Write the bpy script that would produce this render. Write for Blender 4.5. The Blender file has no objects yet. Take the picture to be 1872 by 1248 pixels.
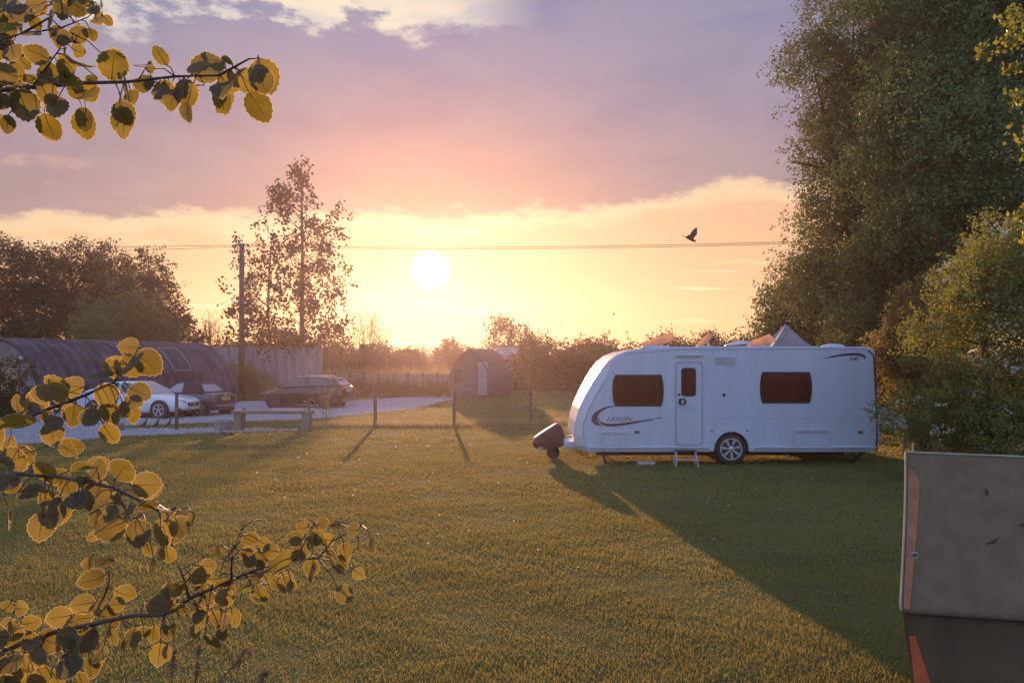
import bpy, bmesh, math, random
import numpy as np
from mathutils import Vector, Matrix
R = math.radians
C = bpy.context.scene
COL = C.collection
FPX, CX, HY, CAMH = 1400.0, 936.0, 661.0, 2.1          # focal length in photo pixels, centre column, horizon row, eye height

# ------------------------------------------------------------------ camera
cam = bpy.data.cameras.new("camera"); cam.sensor_width = 36; cam.lens = FPX / 1872 * 36
cam.shift_y = 37 / 1872; cam.clip_start = 0.05; cam.clip_end = 5000
camo = bpy.data.objects.new("camera", cam); COL.objects.link(camo)
camo.location = (0, 0, CAMH); camo.rotation_euler = (R(90), 0, 0); C.camera = camo
C.view_settings.view_transform = 'Standard'; C.view_settings.look = 'None'
C.view_settings.exposure = 0.45; C.view_settings.gamma = 1.0; C.view_settings.use_curve_mapping = False
C.cycles.use_denoising = True
C.cycles.max_bounces = 8; C.cycles.diffuse_bounces = 3; C.cycles.glossy_bounces = 3
C.cycles.transmission_bounces = 5; C.cycles.volume_bounces = 0; C.cycles.transparent_max_bounces = 8

def srgb(r, g, b):
    f = lambda v: (v / 255 / 12.92) if v / 255 <= 0.04045 else ((v / 255 + 0.055) / 1.055) ** 2.4
    return (f(r), f(g), f(b), 1.0)

# ------------------------------------------------------------------ sun and sky
SUN = Vector(((787 - CX) / FPX, 1.0, (HY - 493) / FPX)).normalized()
SUN_EL = math.asin(SUN.z); SUN_AZ = math.atan2(SUN.x, SUN.y)
sl = bpy.data.lights.new("sun", 'SUN'); sl.energy = 5.0; sl.angle = R(0.5); sl.color = (1.0, 0.60, 0.34)
so = bpy.data.objects.new("sun", sl); COL.objects.link(so)
so.rotation_euler = SUN.to_track_quat('Z', 'Y').to_euler(); so.location = (0, 0, 30)

W = bpy.data.worlds.new("World"); C.world = W; W.use_nodes = True
nt = W.node_tree; nt.nodes.clear()
def nd(t, **k):
    n = nt.nodes.new(t)
    for a, b in k.items(): setattr(n, a, b)
    return n
def put(sock, v):
    if isinstance(v, bpy.types.NodeSocket): nt.links.new(v, sock)
    else: sock.default_value = v
def M(op, a, b=0.0, clamp=False):
    n = nd('ShaderNodeMath', operation=op, use_clamp=clamp); put(n.inputs[0], a); put(n.inputs[1], b); return n.outputs[0]
def SS(v, a, b, c=0.0, d=1.0):
    n = nd('ShaderNodeMapRange', interpolation_type='SMOOTHSTEP')
    put(n.inputs[0], v); n.inputs[1].default_value = a; n.inputs[2].default_value = b; n.inputs[3].default_value = c; n.inputs[4].default_value = d
    return n.outputs[0]
def MIX(f, a, b, mode='MIX'):
    n = nd('ShaderNodeMix', data_type='RGBA', blend_type=mode); n.clamp_result = False
    put(n.inputs[0], f); put(n.inputs[6], a); put(n.inputs[7], b); return n.outputs[2]
def RAMP(v, stops):
    n = nd('ShaderNodeValToRGB'); e = n.color_ramp.elements
    e[0].position, e[0].color = stops[0]; e[1].position, e[1].color = stops[-1]
    for p, c in stops[1:-1]:
        x = e.new(p); x.color = c
    put(n.inputs[0], v); return n.outputs[0]
def NOISE(vec, scale, detail=5, rough=0.55):
    n = nd('ShaderNodeTexNoise'); put(n.inputs['Vector'], vec); n.inputs['Scale'].default_value = scale
    n.inputs['Detail'].default_value = detail; n.inputs['Roughness'].default_value = rough; return n.outputs[0]
def XYZ(x, y, z):
    n = nd('ShaderNodeCombineXYZ'); put(n.inputs[0], x); put(n.inputs[1], y); put(n.inputs[2], z); return n.outputs[0]
tc = nd('ShaderNodeTexCoord'); sep = nd('ShaderNodeSeparateXYZ'); nt.links.new(tc.outputs['Generated'], sep.inputs[0])
dx, dy, dz = sep.outputs
az = M('ARCTAN2', dx, dy); el = M('ARCSINE', dz)
dt = nd('ShaderNodeVectorMath', operation='DOT_PRODUCT'); nt.links.new(tc.outputs['Generated'], dt.inputs[0]); dt.inputs[1].default_value = SUN
ang = M('ARCCOSINE', M('MINIMUM', dt.outputs['Value'], 0.999999))
daz = M('SUBTRACT', az, SUN_AZ)
near = M('POWER', 2.718, M('MULTIPLY', M('MULTIPLY', daz, daz), -16.0))
# clear band under the cloud deck
clear = RAMP(el, [(0.0, srgb(240, 198, 140)), (0.08, srgb(238, 188, 136)), (0.14, srgb(237, 184, 140)), (0.22, srgb(236, 184, 146)), (1.0, srgb(150, 170, 215))])
stre = NOISE(XYZ(M('MULTIPLY', az, 3.0), M('MULTIPLY', el, 42.0), 3.1), 1.6, 6)
clear = MIX(M('MULTIPLY', SS(stre, 0.58, 0.72), SS(el, 0.17, 0.10)), clear, srgb(255, 238, 190))
clear = MIX(M('MULTIPLY', SS(stre, 0.44, 0.32), 0.55), clear, srgb(240, 186, 140))
# cloud deck
n1 = NOISE(XYZ(M('MULTIPLY', az, 6.0), M('MULTIPLY', el, 15.0), 2.3), 1.6, 9, 0.62)
e2 = M('ADD', M('SUBTRACT', el, M('MULTIPLY', az, 0.06)), M('MULTIPLY', M('SUBTRACT', n1, 0.5), 0.10))
deck = SS(e2, 0.180, 0.198)
rim = M('MULTIPLY', SS(e2, 0.162, 0.182), SS(e2, 0.204, 0.187))
cnear = RAMP(el, [(0.0, srgb(232, 168, 140)), (0.20, srgb(228, 160, 138)), (0.26, srgb(224, 152, 148)), (0.32, srgb(198, 156, 170)), (0.38, srgb(180, 164, 190)), (0.46, srgb(168, 164, 198)), (1.0, srgb(120, 135, 190))])
cfar = RAMP(el, [(0.0, srgb(208, 168, 158)), (0.20, srgb(200, 164, 164)), (0.26, srgb(190, 164, 174)), (0.32, srgb(180, 165, 186)), (0.40, srgb(166, 163, 190)), (0.46, srgb(160, 162, 198)), (1.0, srgb(120, 135, 190))])
cloud = MIX(1.0, MIX(near, cfar, cnear), (0.62, 0.66, 0.75, 1), 'MULTIPLY')
n2 = NOISE(XYZ(M('MULTIPLY', az, 3.0), M('MULTIPLY', el, 9.0), 5.2), 2.0, 6)
cloud = MIX(M('MULTIPLY', SS(n2, 0.35, 0.65), 0.22), cloud, M2 := MIX(0.5, cloud, srgb(235, 205, 195)))
# bright breaks high over the deck
n3 = NOISE(XYZ(M('MULTIPLY', az, 4.0), M('MULTIPLY', el, 10.0), 9.4), 2.2, 9, 0.62)
brk_h = M('MULTIPLY', SS(M('SUBTRACT', M('ADD', el, M('MULTIPLY', M('SUBTRACT', n3, 0.5), 0.14)), M('MULTIPLY', az, 0.12)), 0.418, 0.440), SS(az, 0.06, -0.10))
brk = M('MULTIPLY', brk_h, SS(n3, 0.43, 0.53))
cloud = MIX(brk_h, cloud, M3 := MIX(0.30, cloud, srgb(140, 146, 176)))
cloud = MIX(brk, cloud, MIX(SS(n2, 0.40, 0.62), srgb(214, 208, 205), srgb(248, 232, 205)))
# pale wisps under the deck's left shoulder
wis = M('MULTIPLY', M('MULTIPLY', SS(n1, 0.50, 0.66), SS(az, -0.38, -0.55)), M('MULTIPLY', SS(el, 0.185, 0.20), SS(el, 0.235, 0.215)))
sky = MIX(deck, clear, cloud)
sky = MIX(M('MULTIPLY', wis, 0.6), sky, srgb(240, 190, 165))
sky = MIX(M('MULTIPLY', rim, 0.55), sky, srgb(255, 224, 178))
# glow round the sun
g1 = M('POWER', 2.718, M('MULTIPLY', ang, -9.0)); g2 = M('POWER', 2.718, M('MULTIPLY', ang, -27.0))
under = M('SUBTRACT', 1.0, M('MULTIPLY', deck, 0.86))
sky = MIX(M('MULTIPLY', M('MULTIPLY', g1, under), 0.16), sky, (1.0, 0.80, 0.36, 1), 'ADD')
sky = MIX(M('MULTIPLY', M('MULTIPLY', g2, under), 0.40), sky, (1.25, 0.95, 0.15, 1), 'ADD')
disc = SS(ang, R(1.60), R(0.85))
sky = MIX(disc, sky, (3.2, 3.0, 2.3, 1))
# the sky behind the viewer: clear evening blue
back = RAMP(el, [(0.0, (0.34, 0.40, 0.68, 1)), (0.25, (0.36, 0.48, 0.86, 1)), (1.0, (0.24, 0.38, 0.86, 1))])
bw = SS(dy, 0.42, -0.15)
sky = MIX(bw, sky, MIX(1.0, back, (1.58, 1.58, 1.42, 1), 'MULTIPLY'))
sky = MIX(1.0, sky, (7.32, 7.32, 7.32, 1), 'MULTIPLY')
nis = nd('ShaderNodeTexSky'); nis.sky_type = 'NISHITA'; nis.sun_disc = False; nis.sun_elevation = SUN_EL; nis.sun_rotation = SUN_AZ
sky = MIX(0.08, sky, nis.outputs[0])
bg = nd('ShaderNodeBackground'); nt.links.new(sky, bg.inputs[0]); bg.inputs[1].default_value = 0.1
wo = nd('ShaderNodeOutputWorld'); nt.links.new(bg.outputs[0], wo.inputs[0])

# ------------------------------------------------------------------ materials
def mat(name, c1, c2=None, rough=0.6, metal=0.0, scale=6.0, bump=0.0, bscale=None, spec=0.5, trans=None, tfac=0.5, island=False, coat=0.0, stretch=None, detail=4, tvar=.75):
    m = bpy.data.materials.new(name); m.use_nodes = True; t = m.node_tree; t.nodes.clear(); L = t.links
    o = t.nodes.new('ShaderNodeOutputMaterial'); p = t.nodes.new('ShaderNodeBsdfPrincipled')
    c2 = c2 or tuple(v * 0.8 for v in c1)
    co = t.nodes.new('ShaderNodeTexCoord'); mp = t.nodes.new('ShaderNodeMapping'); L.new(co.outputs['Object'], mp.inputs[0])
    if stretch: mp.inputs['Scale'].default_value = stretch
    n = t.nodes.new('ShaderNodeTexNoise'); n.inputs['Scale'].default_value = scale; n.inputs['Detail'].default_value = detail; L.new(mp.outputs[0], n.inputs['Vector'])
    r = t.nodes.new('ShaderNodeMapRange'); r.inputs[1].default_value = 0.35; r.inputs[2].default_value = 0.65; L.new(n.outputs[0], r.inputs[0])
    fac = r.outputs[0]
    if island:
        g = t.nodes.new('ShaderNodeNewGeometry'); mm = t.nodes.new('ShaderNodeMath'); mm.operation = 'MULTIPLY_ADD'
        L.new(g.outputs['Random Per Island'], mm.inputs[0]); mm.inputs[1].default_value = 0.55
        m2 = t.nodes.new('ShaderNodeMath'); m2.operation = 'MULTIPLY'; L.new(fac, m2.inputs[0]); m2.inputs[1].default_value = 0.45
        L.new(m2.outputs[0], mm.inputs[2]); fac = mm.outputs[0]
    def mix(a, b):
        x = t.nodes.new('ShaderNodeMix'); x.data_type = 'RGBA'; L.new(fac, x.inputs[0])
        x.inputs[6].default_value = (*a, 1); x.inputs[7].default_value = (*b, 1); return x.outputs[2]
    L.new(mix(c1, c2), p.inputs['Base Color'])
    p.inputs['Roughness'].default_value = rough; p.inputs['Metallic'].default_value = metal; p.inputs['Specular IOR Level'].default_value = spec
    p.inputs['Coat Weight'].default_value = coat; p.inputs['Coat Roughness'].default_value = 0.06
    if bump:
        b = t.nodes.new('ShaderNodeBump'); b.inputs['Strength'].default_value = bump; b.inputs['Distance'].default_value = 0.02
        n2 = t.nodes.new('ShaderNodeTexNoise'); n2.inputs['Scale'].default_value = bscale or scale * 4; n2.inputs['Detail'].default_value = 5
        L.new(mp.outputs[0], n2.inputs['Vector']); L.new(n2.outputs[0], b.inputs['Height']); L.new(b.outputs[0], p.inputs['Normal'])
    out = p.outputs[0]
    if trans:
        tr = t.nodes.new('ShaderNodeBsdfTranslucent'); L.new(mix(trans, tuple(v * tvar for v in trans)), tr.inputs[0])
        ms = t.nodes.new('ShaderNodeMixShader'); ms.inputs[0].default_value = tfac; L.new(out, ms.inputs[1]); L.new(tr.outputs[0], ms.inputs[2]); out = ms.outputs[0]
    L.new(out, o.inputs[0]); return m

MT = {}
def mk(key, *a, **k): MT[key] = mat(key, *a, **k)
mk('grass_soil', (0.105, 0.105, 0.036), (0.06, 0.07, 0.022), rough=0.95, scale=0.9, bump=0.9, bscale=30, spec=0.1)
mk('grass_blade', (0.18, 0.24, 0.062), (0.085, 0.135, 0.034), rough=0.5, scale=0.8, stretch=(0.45, 1.8, 1), detail=6, spec=0.3, trans=(0.53, 0.40, 0.115), tfac=0.46, island=True)
mk('dry_grass', (0.42, 0.32, 0.17), (0.28, 0.22, 0.11), rough=0.7, scale=2, spec=0.2, trans=(0.55, 0.42, 0.22), tfac=0.5, island=True)
mk('gravel', (0.40, 0.38, 0.40), (0.22, 0.21, 0.22), rough=0.95, scale=9, bump=1.0, bscale=22, spec=0.15, detail=8)
mk('pebble', (0.50, 0.475, 0.49), (0.27, 0.255, 0.255), rough=0.9, scale=30, spec=0.2, island=True)
mk('leaf_rim_light', (0.30, 0.24, 0.12), (0.26, 0.2, 0.10), rough=0.5, scale=25, trans=(0.80, 0.60, 0.32), tfac=0.6)  # paler, more translucent edge colour that puts rim light on each leaf
mk('aspen_leaf', (0.14, 0.11, 0.052), (0.085, 0.068, 0.034), rough=0.5, scale=25, spec=0.3, trans=(0.39, 0.29, 0.038), tfac=0.46, island=True, bump=0.3, bscale=120, detail=7, tvar=.45)
mk('aspen_twig', (0.11, 0.045, 0.03), (0.06, 0.03, 0.022), rough=0.6, scale=40)
mk('bark', (0.11, 0.085, 0.06), (0.06, 0.045, 0.035), rough=0.9, scale=3, bump=0.8, bscale=14, stretch=(1, 1, 0.25), spec=0.1)
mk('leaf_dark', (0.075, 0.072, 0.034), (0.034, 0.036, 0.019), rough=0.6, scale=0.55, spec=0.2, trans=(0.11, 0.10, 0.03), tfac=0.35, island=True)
mk('leaf_willow', (0.25, 0.27, 0.085), (0.09, 0.11, 0.038), rough=0.6, scale=0.55, spec=0.2, trans=(0.17, 0.16, 0.04), tfac=0.38, island=True)
mk('leaf_ash', (0.24, 0.30, 0.10), (0.09, 0.13, 0.045), rough=0.6, scale=0.6, spec=0.2, trans=(0.13, 0.15, 0.04), tfac=0.35, island=True)
mk('leaf_hawthorn', (0.22, 0.24, 0.07), (0.10, 0.125, 0.04), rough=0.6, scale=1.1, spec=0.25, trans=(0.34, 0.31, 0.05), tfac=0.45, island=True)
mk('leaf_gold', (0.27, 0.20, 0.06), (0.14, 0.125, 0.04), rough=0.6, scale=1.5, spec=0.2, trans=(0.36, 0.24, 0.05), tfac=0.45, island=True)
mk('leaf_lime', (0.22, 0.24, 0.04), (0.14, 0.17, 0.03), rough=0.5, scale=2, spec=0.3, trans=(0.40, 0.36, 0.05), tfac=0.5, island=True)
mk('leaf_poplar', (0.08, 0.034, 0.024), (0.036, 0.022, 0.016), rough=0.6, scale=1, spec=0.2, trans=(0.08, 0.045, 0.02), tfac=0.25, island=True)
mk('blossom', (0.78, 0.72, 0.56), (0.6, 0.56, 0.42), rough=0.8, scale=9, spec=0.2, trans=(0.6, 0.6, 0.55), tfac=0.3, island=True)
mk('petal', (0.75, 0.68, 0.62), (0.6, 0.55, 0.5), rough=0.7, scale=9, spec=0.2, trans=(0.8, 0.65, 0.5), tfac=0.5, island=True)
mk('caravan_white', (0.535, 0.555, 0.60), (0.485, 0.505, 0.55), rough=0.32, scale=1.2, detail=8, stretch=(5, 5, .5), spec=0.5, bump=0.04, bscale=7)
mk('caravan_trim', (0.60, 0.62, 0.66), (0.52, 0.54, 0.58), rough=0.35, scale=4)
mk('caravan_seam', (0.40, 0.40, 0.44), (0.34, 0.34, 0.38), rough=0.5, scale=4)
mk('dark_rubber', (0.03, 0.03, 0.034), (0.02, 0.02, 0.022), rough=0.75, scale=8)
mk('tinted_glass', (0.085, 0.028, 0.018), (0.055, 0.020, 0.015), rough=0.10, scale=1.2, spec=0.35)
mk('window_glow', (0.42, 0.095, 0.06), (0.30, 0.07, 0.045), rough=0.9, scale=2)  # red sheet colour stands in for sunlight coming through from the far side
mk('curtain', (0.55, 0.40, 0.36), (0.42, 0.30, 0.27), rough=0.9, scale=3, stretch=(8, 8, .4))
mk('dark_rim', (0.10, 0.085, 0.085), (0.07, 0.06, 0.06), rough=0.5, metal=0.5, scale=8)
mk('graphic', (0.10, 0.06, 0.09), (0.07, 0.045, 0.065), rough=0.4, scale=6)
mk('graphic_blue', (0.03, 0.045, 0.09), (0.025, 0.035, 0.07), rough=0.4, scale=6)
mk('amber_lens', (0.30, 0.11, 0.04), (0.22, 0.08, 0.03), rough=0.3, scale=8)
mk('red_lens', (0.35, 0.03, 0.02), (0.25, 0.02, 0.02), rough=0.25, scale=8)
mk('alloy', (0.62, 0.62, 0.64), (0.48, 0.48, 0.50), rough=0.3, metal=0.8, scale=8)
mk('steel', (0.45, 0.45, 0.46), (0.33, 0.33, 0.34), rough=0.45, metal=0.7, scale=8)
mk('chassis', (0.035, 0.03, 0.03), (0.02, 0.018, 0.018), rough=0.8, scale=5)
mk('hitch_cover', (0.12, 0.024, 0.028), (0.075, 0.017, 0.02), rough=0.55, scale=5, bump=0.25, bscale=9)
mk('acrylic', (0.60, 0.50, 0.42), (0.5, 0.42, 0.36), rough=0.25, scale=4, trans=(0.95, 0.66, 0.40), tfac=0.75)
mk('awning_sheet', (0.36, 0.34, 0.36), (0.29, 0.28, 0.30), rough=0.7, scale=3, trans=(0.34, 0.30, 0.30), tfac=0.3)
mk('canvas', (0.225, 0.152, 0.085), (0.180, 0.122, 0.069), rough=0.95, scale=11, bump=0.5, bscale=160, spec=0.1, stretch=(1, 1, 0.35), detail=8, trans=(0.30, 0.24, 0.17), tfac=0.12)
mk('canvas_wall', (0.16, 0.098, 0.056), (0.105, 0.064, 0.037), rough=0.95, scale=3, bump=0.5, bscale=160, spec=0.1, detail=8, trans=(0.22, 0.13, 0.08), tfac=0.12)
mk('canvas_hem', (0.42, 0.33, 0.22), (0.32, 0.25, 0.17), rough=0.9, scale=20)
mk('stripe_pink', (0.37, 0.145, 0.06), (0.24, 0.11, 0.05), rough=0.95, scale=14)
mk('stripe_orange', (0.50, 0.10, 0.03), (0.38, 0.08, 0.025), rough=0.95, scale=14)
mk('hut_sheet', (0.115, 0.09, 0.105), (0.055, 0.042, 0.048), rough=0.8, scale=1.1, bump=0.3, bscale=12, spec=0.25, detail=8)
mk('hut_gable', (0.22, 0.19, 0.18), (0.16, 0.14, 0.135), rough=0.9, scale=3, bump=0.3)
mk('yellow_board', (0.42, 0.33, 0.20), (0.30, 0.23, 0.14), rough=0.85, scale=5, bump=0.4, stretch=(6, 6, 1))
mk('weathered_wood', (0.24, 0.19, 0.155), (0.15, 0.115, 0.095), rough=0.9, scale=5, bump=0.5, bscale=18, stretch=(1, 1, 0.25))
mk('post_wood', (0.14, 0.10, 0.08), (0.08, 0.058, 0.048), rough=0.9, scale=7, bump=0.6, bscale=22, stretch=(1, 1, 0.2))
mk('grey_panel', (0.34, 0.31, 0.32), (0.21, 0.185, 0.19), rough=0.85, scale=1.6, bump=0.3, bscale=8, stretch=(2.5, 2.5, 0.4), detail=8)
mk('fence_board', (0.30, 0.235, 0.20), (0.20, 0.155, 0.13), rough=0.9, scale=2.5, bump=0.4, stretch=(5, 5, 0.6))
mk('pod_roof', (0.10, 0.075, 0.075), (0.07, 0.052, 0.052), rough=0.8, scale=5, bump=0.4)
mk('pod_wood', (0.20, 0.115, 0.09), (0.14, 0.08, 0.065), rough=0.8, scale=4, stretch=(8, 8, 0.5))
mk('pod_door', (0.33, 0.29, 0.29), (0.27, 0.24, 0.24), rough=0.6, scale=4)
mk('pale_render', (0.56, 0.56, 0.60), (0.46, 0.46, 0.50), rough=0.85, scale=1.5)
mk('slate', (0.12, 0.11, 0.12), (0.08, 0.075, 0.08), rough=0.7, scale=5)
mk('car_white', (0.70, 0.72, 0.76), (0.68, 0.70, 0.74), rough=0.22, scale=1, coat=0.6)
mk('car_plum', (0.045, 0.028, 0.05), (0.035, 0.022, 0.04), rough=0.25, scale=1, coat=0.7)
mk('car_black', (0.022, 0.014, 0.014), (0.016, 0.011, 0.011), rough=0.25, scale=1, coat=0.7)
mk('soft_top', (0.05, 0.03, 0.03), (0.035, 0.022, 0.022), rough=0.9, scale=8)
mk('car_glass', (0.05, 0.055, 0.06), (0.04, 0.045, 0.05), rough=0.06, scale=1, spec=0.8)
mk('pale_glass', (0.30, 0.30, 0.34), (0.24, 0.24, 0.28), rough=0.10, scale=1, spec=0.8)
mk('plate_white', (0.62, 0.62, 0.60), (0.5, 0.5, 0.48), rough=0.5, scale=30)
mk('plate_yellow', (0.55, 0.36, 0.10), (0.42, 0.28, 0.08), rough=0.5, scale=30)
mk('galvanised', (0.36, 0.34, 0.34), (0.24, 0.22, 0.22), rough=0.55, metal=0.4, scale=5)
mk('twine', (0.65, 0.52, 0.42), (0.5, 0.4, 0.32), rough=0.8, scale=10, trans=(0.7, 0.5, 0.35), tfac=0.4)
mk('feather_dark', (0.045, 0.032, 0.03), (0.025, 0.018, 0.018), rough=0.8, scale=20)
mk('feather_grey', (0.17, 0.15, 0.17), (0.10, 0.09, 0.11), rough=0.8, scale=25)
mk('beak', (0.20, 0.12, 0.05), rough=0.6, scale=9)
mk('wire', (0.03, 0.028, 0.028), rough=0.6, scale=5)
mk('pale_slat', (0.52, 0.50, 0.48), (0.40, 0.38, 0.36), rough=0.8, scale=6)
mk('weed_stem', (0.20, 0.15, 0.07), (0.13, 0.10, 0.05), rough=0.8, scale=20, trans=(0.35, 0.25, 0.10), tfac=0.3)

t = MT['tinted_glass'].node_tree; po = next(n for n in t.nodes if n.type == 'OUTPUT_MATERIAL'); pb = next(n for n in t.nodes if n.type == 'BSDF_PRINCIPLED')
tb = t.nodes.new('ShaderNodeBsdfTransparent'); tb.inputs[0].default_value = (0.92, 0.60, 0.50, 1); mx = t.nodes.new('ShaderNodeMixShader'); mx.inputs[0].default_value = 0.42
t.links.new(tb.outputs[0], mx.inputs[1]); t.links.new(pb.outputs[0], mx.inputs[2]); t.links.new(mx.outputs[0], po.inputs[0])
# ------------------------------------------------------------------ helpers
def at(px, py, Y): return Vector(((px - CX) / FPX * Y, Y, CAMH - (py - HY) / FPX * Y))
def gy(py): return CAMH * FPX / (py - HY)
def gnd(px, py):
    v = at(px, py, gy(py)); v.z = 0; return v
def tag(o, label=None, cat=None, group=None, kind=None):
    if label: o['label'] = label
    if cat: o['category'] = cat
    if group: o['group'] = group
    if kind: o['kind'] = kind
    return o
def thing(name, label, cat, loc=(0, 0, 0), rz=0.0, group=None):
    o = bpy.data.objects.new(name, None); COL.objects.link(o); o.empty_display_size = 0.2
    o.location = loc; o.rotation_euler = (0, 0, rz); return tag(o, label, cat, group)
class MB:
    def __init__(s): s.v, s.f = [], []
    def add(s, vs, fs):
        k = len(s.v); s.v += [tuple(v) for v in vs]; s.f += [tuple(i + k for i in f) for f in fs]; return s
    def box(s, c, d, rot=None):
        c = Vector(c); a, b, e = d[0] / 2, d[1] / 2, d[2] / 2
        vs = [Vector((x, y, z)) for x in (-a, a) for y in (-b, b) for z in (-e, e)]
        if rot is not None: vs = [rot @ v for v in vs]
        return s.add([v + c for v in vs], [(0, 1, 3, 2), (4, 6, 7, 5), (0, 4, 5, 1), (2, 3, 7, 6), (0, 2, 6, 4), (1, 5, 7, 3)])
    def bar(s, p, q, w, h=None, up=(0, 0, 1)):
        p, q = Vector(p), Vector(q); d = q - p; z = d.normalized(); u = Vector(up)
        if abs(z.dot(u)) > 0.98: u = Vector((0, 1, 0))
        x = u.cross(z).normalized(); y = z.cross(x); h = h or w
        vs = [b + x * (sx * w / 2) + y * (sy * h / 2) for b in (p, q) for sx, sy in ((-1, -1), (1, -1), (1, 1), (-1, 1))]
        return s.add(vs, [(3, 2, 1, 0), (4, 5, 6, 7)] + [(i, (i + 1) % 4, (i + 1) % 4 + 4, i + 4) for i in range(4)])
    def tube(s, pts, rad, n=8, cap=True):
        pts = [Vector(p) for p in pts]
        if not hasattr(rad, '__len__'): rad = [rad] * len(pts)
        u = None; vs = []
        for i, p in enumerate(pts):
            d = (pts[min(i + 1, len(pts) - 1)] - pts[max(i - 1, 0)])
            d = d.normalized() if d.length > 1e-9 else Vector((0, 0, 1))
            if u is None: u = d.orthogonal().normalized()
            u = (u - d * u.dot(d)); u = u.normalized() if u.length > 1e-6 else d.orthogonal().normalized()
            w = d.cross(u)
            for k in range(n):
                a = 2 * math.pi * k / n; vs.append(p + (u * math.cos(a) + w * math.sin(a)) * rad[i])
        fs = [(i * n + k, i * n + (k + 1) % n, (i + 1) * n + (k + 1) % n, (i + 1) * n + k) for i in range(len(pts) - 1) for k in range(n)]
        if cap: fs += [tuple(reversed(range(n))), tuple((len(pts) - 1) * n + k for k in range(n))]
        return s.add(vs, fs)
    def lathe(s, prof, axis='Y', n=24, c=(0, 0, 0)):       # prof: (radius, along)
        vs = []
        for r, h in prof:
            for k in range(n):
                a = 2 * math.pi * k / n; x, z = r * math.cos(a), r * math.sin(a)
                v = (x, h, z) if axis == 'Y' else ((x, z, h) if axis == 'Z' else (h, x, z))
                vs.append((v[0] + c[0], v[1] + c[1], v[2] + c[2]))
        m = len(prof)
        fs = [(i * n + k, i * n + (k + 1) % n, (i + 1) * n + (k + 1) % n, (i + 1) * n + k) for i in range(m - 1) for k in range(n)]
        fs += [tuple(reversed(range(n))), tuple((m - 1) * n + k for k in range(n))]
        return s.add(vs, fs)
    def prism(s, poly, y0, y1):                            # polygon in XZ between two y
        n = len(poly)
        return s.add([(x, y0, z) for x, z in poly] + [(x, y1, z) for x, z in poly],
                     [tuple(range(n)), tuple(reversed(range(n, 2 * n)))] + [(i, i + n, (i + 1) % n + n, (i + 1) % n) for i in range(n)])
    def blob(s, c, r, n=14, m=9, rot=None):
        vs = []; c = Vector(c)
        for i in range(m + 1):
            t = math.pi * i / m
            for k in range(n):
                a = 2 * math.pi * k / n
                v = Vector((r[0] * math.sin(t) * math.cos(a), r[1] * math.sin(t) * math.sin(a), r[2] * math.cos(t)))
                if rot is not None: v = rot @ v
                vs.append(c + v)
        return s.add(vs, [(i * n + k, (i + 1) * n + k, (i + 1) * n + (k + 1) % n, i * n + (k + 1) % n) for i in range(m) for k in range(n)])
    def build(s, name, m, parent=None, smooth=False, bevel=0.0, seg=2, sub=0, fix=True, autosmooth=False):
        me = bpy.data.meshes.new(name); me.from_pydata(s.v, [], s.f)
        if fix:
            b = bmesh.new(); b.from_mesh(me); bmesh.ops.remove_doubles(b, verts=b.verts, dist=1e-5)
            bmesh.ops.recalc_face_normals(b, faces=b.faces); b.to_mesh(me); b.free()
        me.materials.append(MT[m] if isinstance(m, str) else m)
        if smooth: me.polygons.foreach_set('use_smooth', [True] * len(me.polygons))
        o = bpy.data.objects.new(name, me); COL.objects.link(o)
        if parent: o.parent = parent
        if bevel:
            bv = o.modifiers.new('bevel', 'BEVEL'); bv.width = bevel; bv.segments = seg; bv.limit_method = 'ANGLE'; bv.angle_limit = R(35)
        if sub:
            sb = o.modifiers.new('sub', 'SUBSURF'); sb.levels = sub; sb.render_levels = sub
        return o
def ellipse_round(x0, z0, x1, z1, r, n=5):
    pts = []
    for cx, cz, a0 in ((x1 - r, z1 - r, 0), (x0 + r, z1 - r, 90), (x0 + r, z0 + r, 180), (x1 - r, z0 + r, 270)):
        for k in range(n + 1):
            a = R(a0 + 90 * k / n); pts.append((cx + r * math.cos(a), cz + r * math.sin(a)))
    return pts
def ring(poly_o, poly_i, y0, y1):
    n = len(poly_o); mb = MB()
    vs = [(x, y, z) for poly, y in ((poly_o, y0), (poly_o, y1), (poly_i, y1), (poly_i, y0)) for x, z in poly]
    fs = [(r * n + i, r * n + (i + 1) % n, ((r + 1) % 4) * n + (i + 1) % n, ((r + 1) % 4) * n + i) for r in range(4) for i in range(n)]
    return mb.add(vs, fs)
def raw_mesh(name, verts, nper, m, parent=None, smooth=False):
    """verts (N*nper,3) numpy; every nper consecutive verts are one face"""
    verts = np.ascontiguousarray(verts, dtype=np.float32); nv = len(verts); nf = nv // nper
    me = bpy.data.meshes.new(name); me.vertices.add(nv); me.vertices.foreach_set('co', verts.ravel())
    me.loops.add(nv); me.loops.foreach_set('vertex_index', np.arange(nv, dtype=np.int32))
    me.polygons.add(nf); me.polygons.foreach_set('loop_start', np.arange(0, nv, nper, dtype=np.int32)); me.polygons.foreach_set('loop_total', np.full(nf, nper, dtype=np.int32))
    me.update(calc_edges=True); me.materials.append(MT[m])
    o = bpy.data.objects.new(name, me); COL.objects.link(o)
    if parent: o.parent = parent
    return o
def unit(a): return a / np.maximum(np.linalg.norm(a, axis=1, keepdims=True), 1e-9)
def leaf_quads(P, size, rng, elong=1.7, droop=0.0):
    n = len(P); d = rng.normal(size=(n, 3)); d[:, 2] -= droop; d = unit(d)
    s = unit(np.cross(d, unit(rng.normal(size=(n, 3))))); L = size * rng.uniform(0.65, 1.3, (n, 1))
    a = P - d * L * 0.5; b = P + s * L * (0.5 / elong) + d * L * 0.05; c = P + d * L * 0.5; e = P - s * L * (0.5 / elong) + d * L * 0.05
    return np.stack([a, b, c, e], 1).reshape(-1, 3)
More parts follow.
